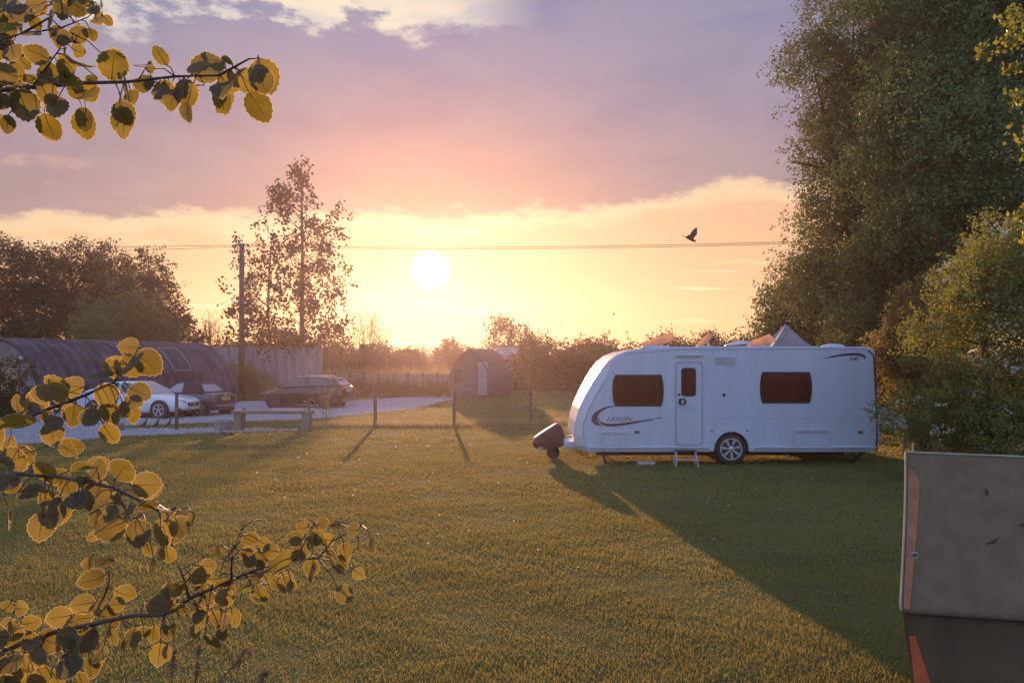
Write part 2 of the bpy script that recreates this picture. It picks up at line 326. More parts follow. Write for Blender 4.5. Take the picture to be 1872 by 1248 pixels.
def crown_points(blobs, nspr, per, slen, spread, rng, up=0.25, shell=0.55, gaps=0, droop=0.0, sub=True):
    wts = np.array([b[3] * b[4] + b[4] * b[5] + b[3] * b[5] for b in blobs]); wts = wts / wts.sum()
    if sub:                              # smaller boughs over the surface of each lobe
        bb = []
        nb = max(10, int(nspr / 60)); k = rng.choice(len(blobs), nb, p=wts)
        for i in k:
            b = blobs[i]; u = rng.normal(size=3); u /= np.linalg.norm(u); q = rng.uniform(.70, 1.12); m = (b[3] + b[4] + b[5]) / 3
            r = m * rng.uniform(.28, .52); bb.append((b[0] + u[0] * b[3] * q, b[1] + u[1] * b[4] * q, b[2] + u[2] * b[5] * q, r * 1.15, r * 1.15, r * .8))
        bb += [(b[0], b[1], b[2], b[3] * .82, b[4] * .82, b[5] * .82) for b in blobs]
        B_ = np.array(bb); w2 = B_[:, 3] ** 2; idx = rng.choice(len(bb), nspr, p=w2 / w2.sum()); B = B_[idx]
    else:
        idx = rng.choice(len(blobs), nspr, p=wts); B = np.array([b[:6] for b in blobs])[idx]
    u = unit(rng.normal(size=(nspr, 3)) + np.array([0, 0, .35])); rr = (shell + (1 - shell) * rng.random((nspr, 1)) ** 0.6)
    base = B[:, :3] + u * rr * B[:, 3:6]
    d = u.copy(); d[:, 2] += up; d = unit(d + rng.normal(size=(nspr, 3)) * 0.45); d[:, 2] -= droop; d = unit(d)
    if gaps:
        gi = rng.choice(nspr, gaps); gc = base[gi]; gr = rng.uniform(0.25, 0.7, gaps) * float(np.mean([sum(b[3:6]) / 3 for b in blobs])) * 0.40
        keep = np.ones(nspr, bool)
        for c, r in zip(gc, gr): keep &= np.linalg.norm(base - c, axis=1) > r
        base, d = base[keep], d[keep]
    n = len(base); t = rng.random((n, per, 1)); ln = np.minimum(slen, .9 * B[:n, 3].reshape(-1, 1, 1) + .1) * rng.uniform(0.4, 1.3, (n, 1, 1))
    P = base[:, None, :] + d[:, None, :] * t * ln + rng.normal(size=(n, per, 3)) * spread * (1.1 - 0.7 * t)
    return P.reshape(-1, 3)
def tree(name, label, cat, base, blobs, leaf, nspr, per, size, slen, spread, seed, trunk_h=None, trunk_r=0.2, limbs=7, up=0.25, gaps=0, droop=0.0, shell=0.55, elong=1.7, group=None, mtrunk='bark', zmin=0.05):
    """blobs are local to base"""
    rng = np.random.default_rng(seed); rd = random.Random(seed)
    root = thing(name, label, cat, base, 0, group)
    P = crown_points(blobs, nspr, per, slen, spread, rng, up, shell, gaps, droop); P = P[P[:, 2] > zmin]
    raw_mesh('crown', leaf_quads(P, size, rng, elong, droop), 4, leaf, root)
    zt = trunk_h or max(b[2] for b in blobs); t = MB()
    pts = [(0.06 * zt * math.sin(k * 0.9 + seed) * k / 6 * 0.4, 0.03 * zt * math.cos(k * 1.3 + seed) * k / 6 * 0.4, zt * k / 6 - 0.05) for k in range(7)]
    t.tube(pts, [trunk_r * (1.35 if k == 0 else 1) * (1 - 0.8 * k / 6) for k in range(7)], 8)
    for k in range(limbs):
        b = rd.choice(blobs); j = rd.randint(1, 5); s = Vector(pts[j])
        e = Vector((b[0] + rd.uniform(-.35, .35) * b[3], b[1] + rd.uniform(-.35, .35) * b[4], max(b[2] + rd.uniform(-.3, .4) * b[5], s.z + 0.2)))
        m = s.lerp(e, 0.5) + Vector((0, 0, -0.06 * (e - s).length)); r0 = trunk_r * 0.5 * (1 - 0.11 * j)
        t.tube([s, m, e], [r0, r0 * 0.6, r0 * 0.15], 5)
    t.build('trunk', mtrunk, root, smooth=True, fix=False)
    return root

# ------------------------------------------------------------------ ground
g = MB(); NX = 60
xs = [-240, -140] + [(-60 + 4 * i) for i in range(31)] + [140, 240]; ys = [-80, -40, -10, -2] + [2 * i for i in range(0, 36)] + [90, 140, 176]
g.add([(x, y, 0) for y in ys for x in xs], [(j * len(xs) + i, j * len(xs) + i + 1, (j + 1) * len(xs) + i + 1, (j + 1) * len(xs) + i) for j in range(len(ys) - 1) for i in range(len(xs) - 1)])
tag(g.build('ground', 'grass_soil', fix=False), kind='structure')

# gravel drive and parking, one flat sheet 4 mm up with a ragged edge
GR = [(-420, 736), (640, 733), (835, 720), (838, 726), (752, 747), (634, 760), (540, 767), (430, 770.5), (240, 777), (214, 781), (225, 784), (420, 782.5), (545, 784.5), (547, 786.5), (420, 789), (220, 797), (130, 806), (0, 813), (-420, 836)]
GP = [gnd(*p) for p in GR]
def ragged(poly, step=0.35, amp=0.10, seed=3):
    rd = random.Random(seed); out = []
    for i, p in enumerate(poly):
        q = poly[(i + 1) % len(poly)]; n = max(1, int((q - p).length / step))
        for k in range(n):
            v = p.lerp(q, k / n); out.append(Vector((v.x + rd.uniform(-amp, amp), v.y + rd.uniform(-amp, amp), 0)))
    return out
GE = ragged(GP)
me = bpy.data.meshes.new('gravel_drive'); bm = bmesh.new(); fv = [bm.verts.new((v.x, v.y, 0.004)) for v in GE]; bm.faces.new(fv)
bmesh.ops.triangulate(bm, faces=bm.faces[:]); bmesh.ops.recalc_face_normals(bm, faces=bm.faces[:])
if sum(f.normal.z for f in bm.faces) < 0: bmesh.ops.reverse_faces(bm, faces=bm.faces[:])
bm.to_mesh(me); bm.free(); me.materials.append(MT['gravel'])
o = bpy.data.objects.new('gravel_drive', me); COL.objects.link(o); tag(o, kind='structure')
GX = np.array([v.x for v in GE]); GYY = np.array([v.y for v in GE])
def in_gravel(x, y):
    x = np.asarray(x); y = np.asarray(y); c = np.zeros(x.shape, bool); j = len(GX) - 1
    for i in range(len(GX)):
        cr = ((GYY[i] > y) != (GYY[j] > y)) & (x < (GX[j] - GX[i]) * (y - GYY[i]) / (GYY[j] - GYY[i] + 1e-12) + GX[i]); c ^= cr; j = i
    return c
rng = np.random.default_rng(5)
n = 60000; x = rng.uniform(-24, -2, n); y = rng.uniform(20, 49, n); k = in_gravel(x, y); x, y = x[k], y[k]
ex = np.concatenate([GX + rng.normal(0, .12, len(GX)) for _ in range(10)]); ey = np.concatenate([GYY + rng.normal(0, .12, len(GYY)) for _ in range(10)])
x = np.concatenate([x, ex]); y = np.concatenate([y, ey]); n = len(x)
s = rng.uniform(0.012, 0.034, (n, 1)); ctr = np.stack([x, y, np.full(n, 0.006)], 1)
th = rng.uniform(0, 6.28, n); ca, sa = np.cos(th)[:, None], np.sin(th)[:, None]
ux = np.concatenate([ca, sa, 0 * ca], 1) * s; uy = np.concatenate([-sa, ca, 0 * ca], 1) * s * rng.uniform(.6, 1, (n, 1)); uz = np.array([[0, 0, 1.0]]) * s * 0.8
q = [ctr - ux - uy, ctr + ux - uy, ctr + ux + uy, ctr - ux + uy]; qt = [v * 0 + ctr + (v - ctr) * 0.6 + uz for v in q]
faces = []
for i in range(4): faces += [q[i], q[(i + 1) % 4], qt[(i + 1) % 4], qt[i]]
faces += qt
tag(raw_mesh('gravel_stones', np.stack(faces, 1).reshape(-1, 3), 4, 'pebble'), kind='stuff')

# mown grass: blades thinning with distance
def blades(xr, yr, n, h, w, rng, fan=True):
    y = rng.uniform(yr[0], yr[1], n); x = rng.uniform(-1, 1, n) * (0.74 * y + 1.2) if fan else rng.uniform(xr[0], xr[1], n)
    if fan: x = x + 0
    k = ~in_gravel(x, y); x, y = x[k], y[k]; n = len(x)
    patch = 0.75 + 0.35 * np.sin(x * 1.7 + 2 * np.sin(y * 0.8)) * np.sin(y * 2.3 + np.sin(x * 0.9)) + .22 * np.sin(x * 7.1 + 3 * np.sin(y * 3.1)) * np.sin(y * 6.3 + x) + rng.normal(0, .30, n)
    hh = (h * np.clip(patch, .35, 1.6))[:, None]; th = rng.uniform(0, 6.28, n)
    d = np.stack([np.cos(th), np.sin(th), np.zeros(n)], 1); ww = w * rng.uniform(.6, 1.2, (n, 1))
    lean = rng.normal(size=(n, 3)) * 0.42; lean[:, 2] = 1; lean = unit(lean)
    b = np.stack([x, y, np.full(n, -0.004)], 1)
    return np.stack([b - d * ww, b + d * ww, b + lean * hh], 1).reshape(-1, 3)
rng = np.random.default_rng(11)
V = np.concatenate([blades(None, (4.2, 7.5), 250000, 0.034, 0.0040, rng), blades(None, (7.5, 12), 260000, 0.037, 0.0062, rng), blades(None, (12, 19), 220000, 0.042, 0.010, rng), blades(None, (19, 32), 140000, 0.052, 0.015, rng), blades(None, (32, 58), 60000, 0.09, 0.03, rng)])
tag(raw_mesh('grass', V, 3, 'grass_blade'), kind='stuff')
def tufts(name, pts, nb, h, w, m, seed, r=0.12):
    rng = np.random.default_rng(seed); P = np.repeat(np.array(pts), nb, 0); n = len(P)
    P = P + np.concatenate([rng.normal(0, r, (n, 2)), np.zeros((n, 1))], 1); hh = h * rng.uniform(.4, 1.15, (n, 1)); th = rng.uniform(0, 6.28, n)
    d = np.stack([np.cos(th), np.sin(th), 0 * th], 1); ln = rng.normal(size=(n, 3)) * .28; ln[:, 2] = 1; ln = unit(ln)
    return tag(raw_mesh(name, np.stack([P - d * w, P + d * w, P + ln * hh], 1).reshape(-1, 3), 3, m), kind='stuff')
rd = random.Random(8)
tufts('long_grass', [(*gnd(px, 779 - (px > 860) * 5 + rd.uniform(-1.5, 1.5)).xy, -0.01) for px in np.linspace(560, 1040, 150)], 26, 0.24, 0.008, 'dry_grass', 21)
tufts('tall_reeds', [((px - CX) / FPX * (48.5 + rd.uniform(-.8, .8)), 48.5 + rd.uniform(-.8, .8), 0) for px in np.linspace(588, 830, 300)], 26, 1.85, 0.014, 'dry_grass', 22, 0.25)
# fallen petals on the lawn
rng = np.random.default_rng(17); n = 260
py = rng.uniform(788, 1180, n); py = 788 + (py - 788) * rng.random(n) ** 1.3; pX = rng.uniform(430, 1500, n)
P = np.array([tuple(gnd(a, b)) for a, b in zip(pX, py)]); P[:, 2] = 0.045
sz = rng.uniform(0.008, 0.022, (n, 1)) * np.clip(P[:, 1:2] / 12, .6, 1.5)
u = unit(rng.normal(size=(n, 3))); v = unit(np.cross(u, rng.normal(size=(n, 3))))
tag(raw_mesh('fallen_petals', np.stack([P - u * sz, P - v * sz * .7, P + u * sz, P + v * sz * .7], 1).reshape(-1, 3), 4, 'petal'), kind='stuff')

# ------------------------------------------------------------------ corrugated arched hut
def hut():
    ax = Vector((0.47, 0.88, 0)).normalized(); nr = Vector((0.88, -0.47, 0)).normalized(); Rr, Hh, Ln = 3.3, 3.12, 10.0
    rb = Vector((-14.0, 39.2, 0)); axis0 = rb - nr * Rr        # centre of the far end
    rz = math.atan2(ax.y, ax.x); root = thing('corrugated_hut', 'long dark arched hut of corrugated sheet beside the parked cars', 'hut', tuple(axis0), rz)
    mb = MB(); NL, NA = 520, 40; vs = []
    for i in range(NL + 1):
        l = -Ln * i / NL; c = -0.16 * math.exp(-((((l / 0.46) % 1.0) - .5) / .20) ** 2)
        for k in range(NA + 1):
            a = math.pi * k / NA; vs.append((l, -math.cos(a) * (Rr + c), math.sin(a) * (Hh + c)))
    mb.add(vs, [(i * (NA + 1) + k, i * (NA + 1) + k + 1, (i + 1) * (NA + 1) + k + 1, (i + 1) * (NA + 1) + k) for i in range(NL) for k in range(NA)])
    mb.build('roof', 'hut_sheet', root, smooth=True)
    def gable(x): return MB().add([(x, -math.cos(math.pi * k / 30) * (Rr - .06), math.sin(math.pi * k / 30) * (Hh - .06)) for k in range(31)], [tuple(range(31))])
    gable(-0.12).build('gable', 'hut_gable', root); gable(-Ln + 0.12).build('gable', 'hut_gable', root)
    MB().box((-Ln + 0.05, -0.7, 1.1), (0.06, 2.0, 2.2)).build('door', 'yellow_board', root)
    MB().box((-Ln + 0.0, -0.7, 2.26), (0.16, 2.2, 0.10)).build('canopy', 'weathered_wood', root)
    MB().box((-Ln + 0.02, -1.95, 2.25), (0.14, 0.16, 0.14)).build('wall_lamp', 'caravan_trim', root, bevel=.02)
    # pale skylight frame lying on the curve
    fr = MB()
    def sp(l, a, o=0.09): return Vector((l, -math.cos(a) * (Rr + o), math.sin(a) * (Hh + o)))
    for l in (-2.5, -3.5): fr.tube([sp(l, R(a)) for a in range(32, 60, 3)], 0.022, 5)
    for a in (32, 59): fr.tube([sp(-2.5, R(a)), sp(-3.5, R(a))], 0.022, 5)
    fr.build('skylight_frame', 'galvanised', root)
hut()

# ------------------------------------------------------------------ fences, pod, buildings
def panel_fence(name, label, px0, px1, Y0, Y1, h, m, np_, mpost, postover=0.05, rail=True):
    p, q = Vector(((px0 - CX) / FPX * Y0, Y0, 0)), Vector(((px1 - CX) / FPX * Y1, Y1, 0)); d = q - p
    root = thing(name, label, 'fence', tuple(p), math.atan2(d.y, d.x)); L = d.length
    b = MB(); nb = int(L / 0.15); rd = random.Random(int(px0))
    for i in range(nb): b.box(((i + .5) * L / nb, rd.uniform(-.006, .006), h / 2 + rd.uniform(-.01, .01)), (L / nb - 0.006, 0.02, h))
    b.build('board_panel', m, root)
    for i in range(np_ + 1): MB().box((L * i / np_, -0.07, (h + postover) / 2), (0.10, 0.10, h + postover)).build('post', mpost, root)
    if rail: MB().box((L / 2, -0.03, h + 0.035), (L, 0.10, 0.05)).build('cap_rail', mpost, root)
panel_fence('tall_fence', 'tall grey panel fence running out from behind the arched hut', 370, 588, 44, 45, 2.9, 'grey_panel', 5, 'grey_panel', 0.02)
panel_fence('board_fence', 'low weathered board fence with tall dry reeds behind it', 560, 826, 46.3, 46.6, 1.36, 'fence_board', 10, 'post_wood', 0.12, False)

def pod():
    d = at(857, 661, 44); root = thing('camping_pod', 'arched timber camping pod with dark curved roof on the grass', 'camping pod', (d.x, 44, 0), R(-21))
    w, h, ln = 1.22, 2.78, 3.6
    def prof(o=0.0, n=13):
        pts = []
        for k in range(n):
            t = k / (n - 1); z = h * t; x = (w + o) * (1 - t ** 2.6) ** 0.62 * (1 + 0.10 * math.sin(math.pi * min(1, t * 1.4)))
            pts.append((x, z + (o if k == n - 1 else 0)))
        return pts + [(-x, z) for x, z in pts[-2::-1]]
    MB().prism(prof(), 0.12, ln - .1).build('shell', 'pod_wood', root)
    a, b = prof(0.07), prof(0.01); mb = MB(); n = len(a)
    mb.add([(x, y, z + .01) for y in (0, ln) for x, z in a] + [(x, y, z) for y in (0, ln) for x, z in b], [(i, i + 1, n + i + 1, n + i) for i in range(n - 1)] + [(2 * n + i, 3 * n + i, 3 * n + i + 1, 2 * n + i + 1) for i in range(n - 1)] + [(i, 2 * n + i, 2 * n + i + 1, i + 1) for i in range(n - 1)] + [(n + i, n + i + 1, 3 * n + i + 1, 3 * n + i) for i in range(n - 1)])
    mb.build('roof', 'pod_roof', root, smooth=False)
    dr = MB().box((0.0, 0.09, 1.0), (0.85, 0.05, 1.95)).build('door', 'pod_wood', root, bevel=.01)
    MB().box((0.3, 0.05, 1.0), (0.04, 0.05, 0.14)).build('handle', 'steel', dr)
    MB().box((0.82, 0.09, 1.15), (0.58, 0.04, 1.9)).build('side_panel', 'pod_door', root, bevel=.01)
    wn = MB().box((-0.75, 0.09, 1.2), (0.45, 0.04, 0.9)).build('window', 'car_glass', root)
pod()
def slat_bench():
    o = at(848, 661, 40.5); root = thing('garden_bench', 'slatted wooden bench standing outside the camping pod', 'bench', (o.x, 40.5, 0), R(4))
    m = MB()
    for z in (0.62, 0.76, 0.90): m.box((0, 0.20, z), (1.1, 0.03, 0.09))
    m.build('backrest', 'weathered_wood', root)
    m = MB()
    for y in (-.22, -.09, .04): m.box((0, y, 0.44), (1.1, 0.10, 0.03))
    m.build('seat', 'weathered_wood', root)
    for sx in (-.52, .52):
        MB().bar((sx, .2, 0), (sx, .22, .95), .06).build('leg', 'weathered_wood', root); MB().bar((sx, -.25, 0), (sx, -.25, .62), .06).build('leg', 'weathered_wood', root)
        MB().box((sx, -.04, .64), (.06, .5, .04)).build('armrest', 'weathered_wood', root)
slat_bench()
def pale_building():
    o = at(925, 661, 62); root = thing('pale_building', 'pale rendered building end showing behind the camping pod', 'building', (o.x, 62, 0), 0)
    MB().box((0.05, 2, 1.65), (1.9, 4, 3.3)).build('wall', 'pale_render', root)
    MB().prism([(-1.05, 3.3), (1.15, 3.3), (1.15, 3.42), (-1.05, 3.42)], -0.1, 4.1).build('roof', 'slate', root)
pale_building()

# posts along the lawn edge with bits of twine
POST = [(323, 785, 66, 'dark square post standing in grass beside white car'), (445, 780, 34, 'short post standing behind the rustic beam bench'),
        (566, 784, 56, 'thin stake next to the small shrub by dark car'), (686, 779, 60, 'lone fence post between dark car and camping pod'),
        (830, 778, 62, 'fence post standing in line with the pod'), (971, 773, 60, 'fence post closest to the caravan hitch')]
for i, (px, py, hp, lab) in enumerate(POST):
    p = gnd(px, py); h = hp / FPX * p.y; r = thing('fence_post', lab, 'post', tuple(p), R(7 * i), 'posts along the edge of the lawn')
    lean = 0.03 * math.sin(i * 2.1); m = MB(); w = 0.058 if i != 2 else 0.045
    m.tube([(0, 0, -.1), (lean * .3, 0, h * .5), (lean, 0, h - .02), (lean, 0, h)], [w, w * .96, w * .92, w * .75], 8); m.build('post_shaft', 'post_wood', r, smooth=False)
    if i >= 2:
        rd = random.Random(i); m = MB()
        for k in range(4):
            a = rd.uniform(-1, 1); s = Vector((lean + (w + .005) * (1 if a > 0 else -1), -0.02, h - .03 - .10 * k)); e = s + Vector((a * .16, rd.uniform(-.05, .05), rd.uniform(-.16, .06)))
            MB().tube([s, s.lerp(e, .5) + Vector((0, 0, .05)), e], [.010, .012, .007], 5).build('twine', 'twine', r)
# rustic beam bench
def beam_bench():
    p = gnd(499, 787); root = thing('rustic_bench', 'rustic bench of a thick beam on two stout blocks beside the gravel', 'bench', tuple(p), R(-2)); k = p.y / FPX
    L = 142 * k; h = 37 * k
    MB().box((0, 0, h - .05), (L + .12, 0.30, 0.10)).build('seat', 'weathered_wood', root, bevel=.015)
    for s in (-1, 1): MB().box((s * (L / 2 - .14), 0, (h - .105) / 2), (.25, .26, h - .105)).build('leg', 'weathered_wood', root, bevel=.015)
beam_bench()
def ring_drum(px, py, w, h, lab):
    p = gnd(px, py); k = p.y / FPX; r, hh = w / 2 * k, h * k; root = thing('fire_ring', lab, 'fire ring', tuple(p), 0, 'corrugated rings beside the gravel')
    m = MB(); prof = []
    for i in range(33): prof.append((r + .016 * math.sin(2 * math.pi * i / 6.4), hh * i / 32))
    n = 32; vs = [(q * math.cos(2 * math.pi * j / n), q * math.sin(2 * math.pi * j / n), z) for q, z in prof for j in range(n)]
    m.add(vs, [(i * n + j, i * n + (j + 1) % n, (i + 1) * n + (j + 1) % n, (i + 1) * n + j) for i in range(32) for j in range(n)])
    o = m.build('wall', 'galvanised', root, smooth=True); sd = o.modifiers.new('thick', 'SOLIDIFY'); sd.thickness = .012
    MB().tube([(r * math.cos(a), r * math.sin(a), hh) for a in np.linspace(0, 2 * math.pi, 33)], .018, 6).build('rim', 'galvanised', root, smooth=True)
ring_drum(408, 787, 29, 19, 'grey corrugated metal ring set against the rustic bench')
ring_drum(214, 786, 22, 13, 'low corrugated ring half hidden behind aspen leaves near white car')

# ------------------------------------------------------------------ birds on the ground and in the air
def duck(px, py, hp, lab, flip=1):
    p = gnd(px, py); s = hp / FPX * p.y / 0.62; root = thing('standing_bird', lab, 'bird', tuple(p), R(10 if flip > 0 else 170), 'upright dark birds beside the parking')
    root.scale = (s, s, s); m = MB()
    m.tube([(-.15, 0, .14), (-.12, 0, .17), (-.05, 0, .22), (.03, 0, .30), (.08, 0, .40), (.10, 0, .48), (.11, 0, .54), (.13, 0, .585), (.16, 0, .585)], [.015, .06, .085, .082, .055, .034, .028, .036, .02], 10)
    o = m.build('body', 'feather_dark', root, smooth=True, sub=1)
    MB().tube([(.155, 0, .585), (.20, 0, .575), (.225, 0, .57)], [.018, .014, .006], 6).build('beak', 'beak', root)
    MB().tube([(-.12, 0, .17), (-.20, 0, .10), (-.235, 0, .07)], [.045, .035, .012], 6).build('tail', 'feather_dark', root)
    for y in (-.035, .035): MB().tube([(-.02, y, .18), (-.01, y, .02), (.04, y, .008)], [.014, .011, .012], 5).build('leg', 'beak', root)
duck(264, 783, 20, 'dark upright bird standing nearest the corrugated ring')
duck(286, 783, 20, 'middle of the three dark upright birds by white car')
duck(308, 783, 20, 'dark upright bird standing beside the square post')
def pigeon(px, py):
    p = gnd(px, py); root = thing('pigeon', 'grey pigeon walking on the lawn just below the gravel edge', 'bird', tuple(p), R(195))
    MB().tube([(-.15, 0, .12), (-.10, 0, .13), (-.03, 0, .145), (.05, 0, .16), (.09, 0, .20), (.105, 0, .245), (.125, 0, .265), (.15, 0, .26)], [.016, .04, .062, .062, .04, .026, .03, .012], 10).build('body', 'feather_grey', root, smooth=True, sub=1)
    MB().tube([(.145, 0, .26), (.185, 0, .25)], [.010, .003], 5).build('beak', 'beak', root)
    MB().tube([(-.12, 0, .125), (-.24, 0, .09)], [.034, .022], 6).build('tail', 'feather_dark', root)
    for y in (-.025, .025): MB().tube([(0, y, .1), (0, y, .01), (.03, y, .006)], .008, 5).build('leg', 'beak', root)
pigeon(411, 801)
def flying_bird(px, py, Y, s, lab, ry):
    p = at(px, py, Y); root = thing('flying_bird', lab, 'bird', tuple(p), 0); root.rotation_euler = (R(10), R(ry), R(-20)); root.scale = (s, s, s)
    MB().tube([(-.17, 0, .0), (-.09, 0, .0), (0, 0, 0), (.09, 0, -.02), (.14, 0, -.03), (.17, 0, -.03), (.21, 0, -.04)], [.02, .045, .062, .055, .035, .036, .006], 10).build('body', 'feather_dark', root, smooth=True, sub=1)
    MB().add([(-.10, -.03, .01), (-.10, .03, .01), (-.27, .075, -.0), (-.28, 0, .0), (-.27, -.075, -.0), (-.10, -.03, -.01), (-.10, .03, -.01), (-.27, .075, -.012), (-.28, 0, -.012), (-.27, -.075, -.012)], [(0, 1, 2, 3, 4), (9, 8, 7, 6, 5), (0, 5, 6, 1), (1, 6, 7, 2), (2, 7, 8, 3), (3, 8, 9, 4), (4, 9, 5, 0)]).build('tail', 'feather_dark', root)
    for sy, up in ((1, .34), (-1, .10)):
        pts = [(.09, sy * .03, .03), (.12, sy * .18, .03 + up * .5), (.02, sy * .42, .03 + up), (-.06, sy * .36, .02 + up * .85), (-.08, sy * .18, .02 + up * .42), (-.06, sy * .03, .02)]
        MB().add([(a, b, c) for a, b, c in pts] + [(a, b, c - .016) for a, b, c in pts], [tuple(range(6)), tuple(reversed(range(6, 12)))] + [(i, (i + 1) % 6, (i + 1) % 6 + 6, i + 6) for i in range(6)]).build('wing', 'feather_dark', root)
flying_bird(1262, 436, 26, 1.05, 'dark bird flying with raised wings just above the overhead wires', 22)
flying_bird(1122, 575, 60, 0.5, 'tiny distant bird low in the sky above the hedge', -8)

# ------------------------------------------------------------------ pole and wires
def pole():
    p = at(442, 661, 42); h = CAMH + (661 - 447) / FPX * 42; root = thing('utility_pole', 'tall wooden utility pole rising beside the bare-branched poplar', 'pole', (p.x, 42, 0))
    MB().tube([(0, 0, -.2), (0, 0, h)], [.17, .13], 12).build('pole_shaft', 'post_wood', root, smooth=True)
    MB().box((0, -.02, h + .02), (.30, .30, .05)).build('cap', 'galvanised', root)
    for s in (-.16, .16): MB().tube([(s, -.1, h - .1), (s, -.1, h + .02)], .03, 8).build('insulator', 'slate', root)
    return p.x, h
PX, PH = pole()
def wire(a, b, sag, lab):
    a, b = Vector(a), Vector(b); o = MB().tube([a.lerp(b, t) - Vector((0, 0, sag * 4 * t * (1 - t))) for t in np.linspace(0, 1, 25)], 0.013, 5).build('overhead_wire', 'wire', smooth=True); tag(o, lab, 'wire', 'overhead wires from the pole')
wire((PX - .16, 41.9, PH - .05), at(-260, 448, 40), .10, 'upper overhead wire running from the pole above the dark trees')
wire((PX - .16, 41.9, PH - .12), at(-260, 460, 40), .16, 'lower overhead wire running from the pole above the dark trees')
wire((PX + .16, 41.9, PH - .05), at(1600, 437, 34), .22, 'upper overhead wire crossing the sunset sky beyond the caravan')
wire((PX + .16, 41.9, PH - .12), at(1600, 440, 34), .24, 'lower overhead wire crossing the sunset sky beyond the caravan')

# ------------------------------------------------------------------ cars
def bar_poly(mb, quad, inset, off):
    """inset, lifted copy of a planar quad (list of 4 Vectors)"""
    c = sum(quad, Vector()) / 4; n = (quad[1] - quad[0]).cross(quad[3] - quad[0]).normalized()
    ins = [q + (c - q).normalized() * inset for q in quad]
    a = [q + n * off for q in ins]; b = [q - n * 0.02 for q in ins]
    return mb.add(a + b, [(0, 1, 2, 3), (7, 6, 5, 4)] + [(i, i + 4, (i + 1) % 4 + 4, (i + 1) % 4) for i in range(4)])
def wheel(root, x, y, r, w, side, spokes=5, mrim='alloy'):
    tyre = MB().lathe([(r * .55, -w / 2), (r * .9, -w / 2), (r, -w * .35), (r, w * .35), (r * .9, w / 2), (r * .55, w / 2)], 'Y', 28, (0, 0, 0))
    wr = bpy.data.objects.new('wheel', None); 
    o = tyre.build('wheel', 'dark_rubber', root, smooth=True); o.location = (x, y, r)
    m = MB(); f = side * w * .56
    m.lathe([(r * .68, f - side * .05), (r * .70, f), (r * .62, f), (r * .60, f - side * .02)], 'Y', 28)
    m.lathe([(r * .16, f - side * .06), (r * .16, f), (r * .08, f + side * .006)], 'Y', 14)
    for k in range(spokes):
        a = 2 * math.pi * k / spokes + .3
        for da in (-.10, .10): m.bar((r * .12 * math.cos(a), f - side * .015, r * .12 * math.sin(a)), (r * .64 * math.cos(a + da), f - side * .012, r * .64 * math.sin(a + da)), r * .085, .02, up=(0, 1, 0))
    m.build('rim', mrim, o)
    MB().lathe([(r * .60, f - side * .035), (r * .60, f - side * .022)], 'Y', 24).build('brake_disc', 'chassis', o)
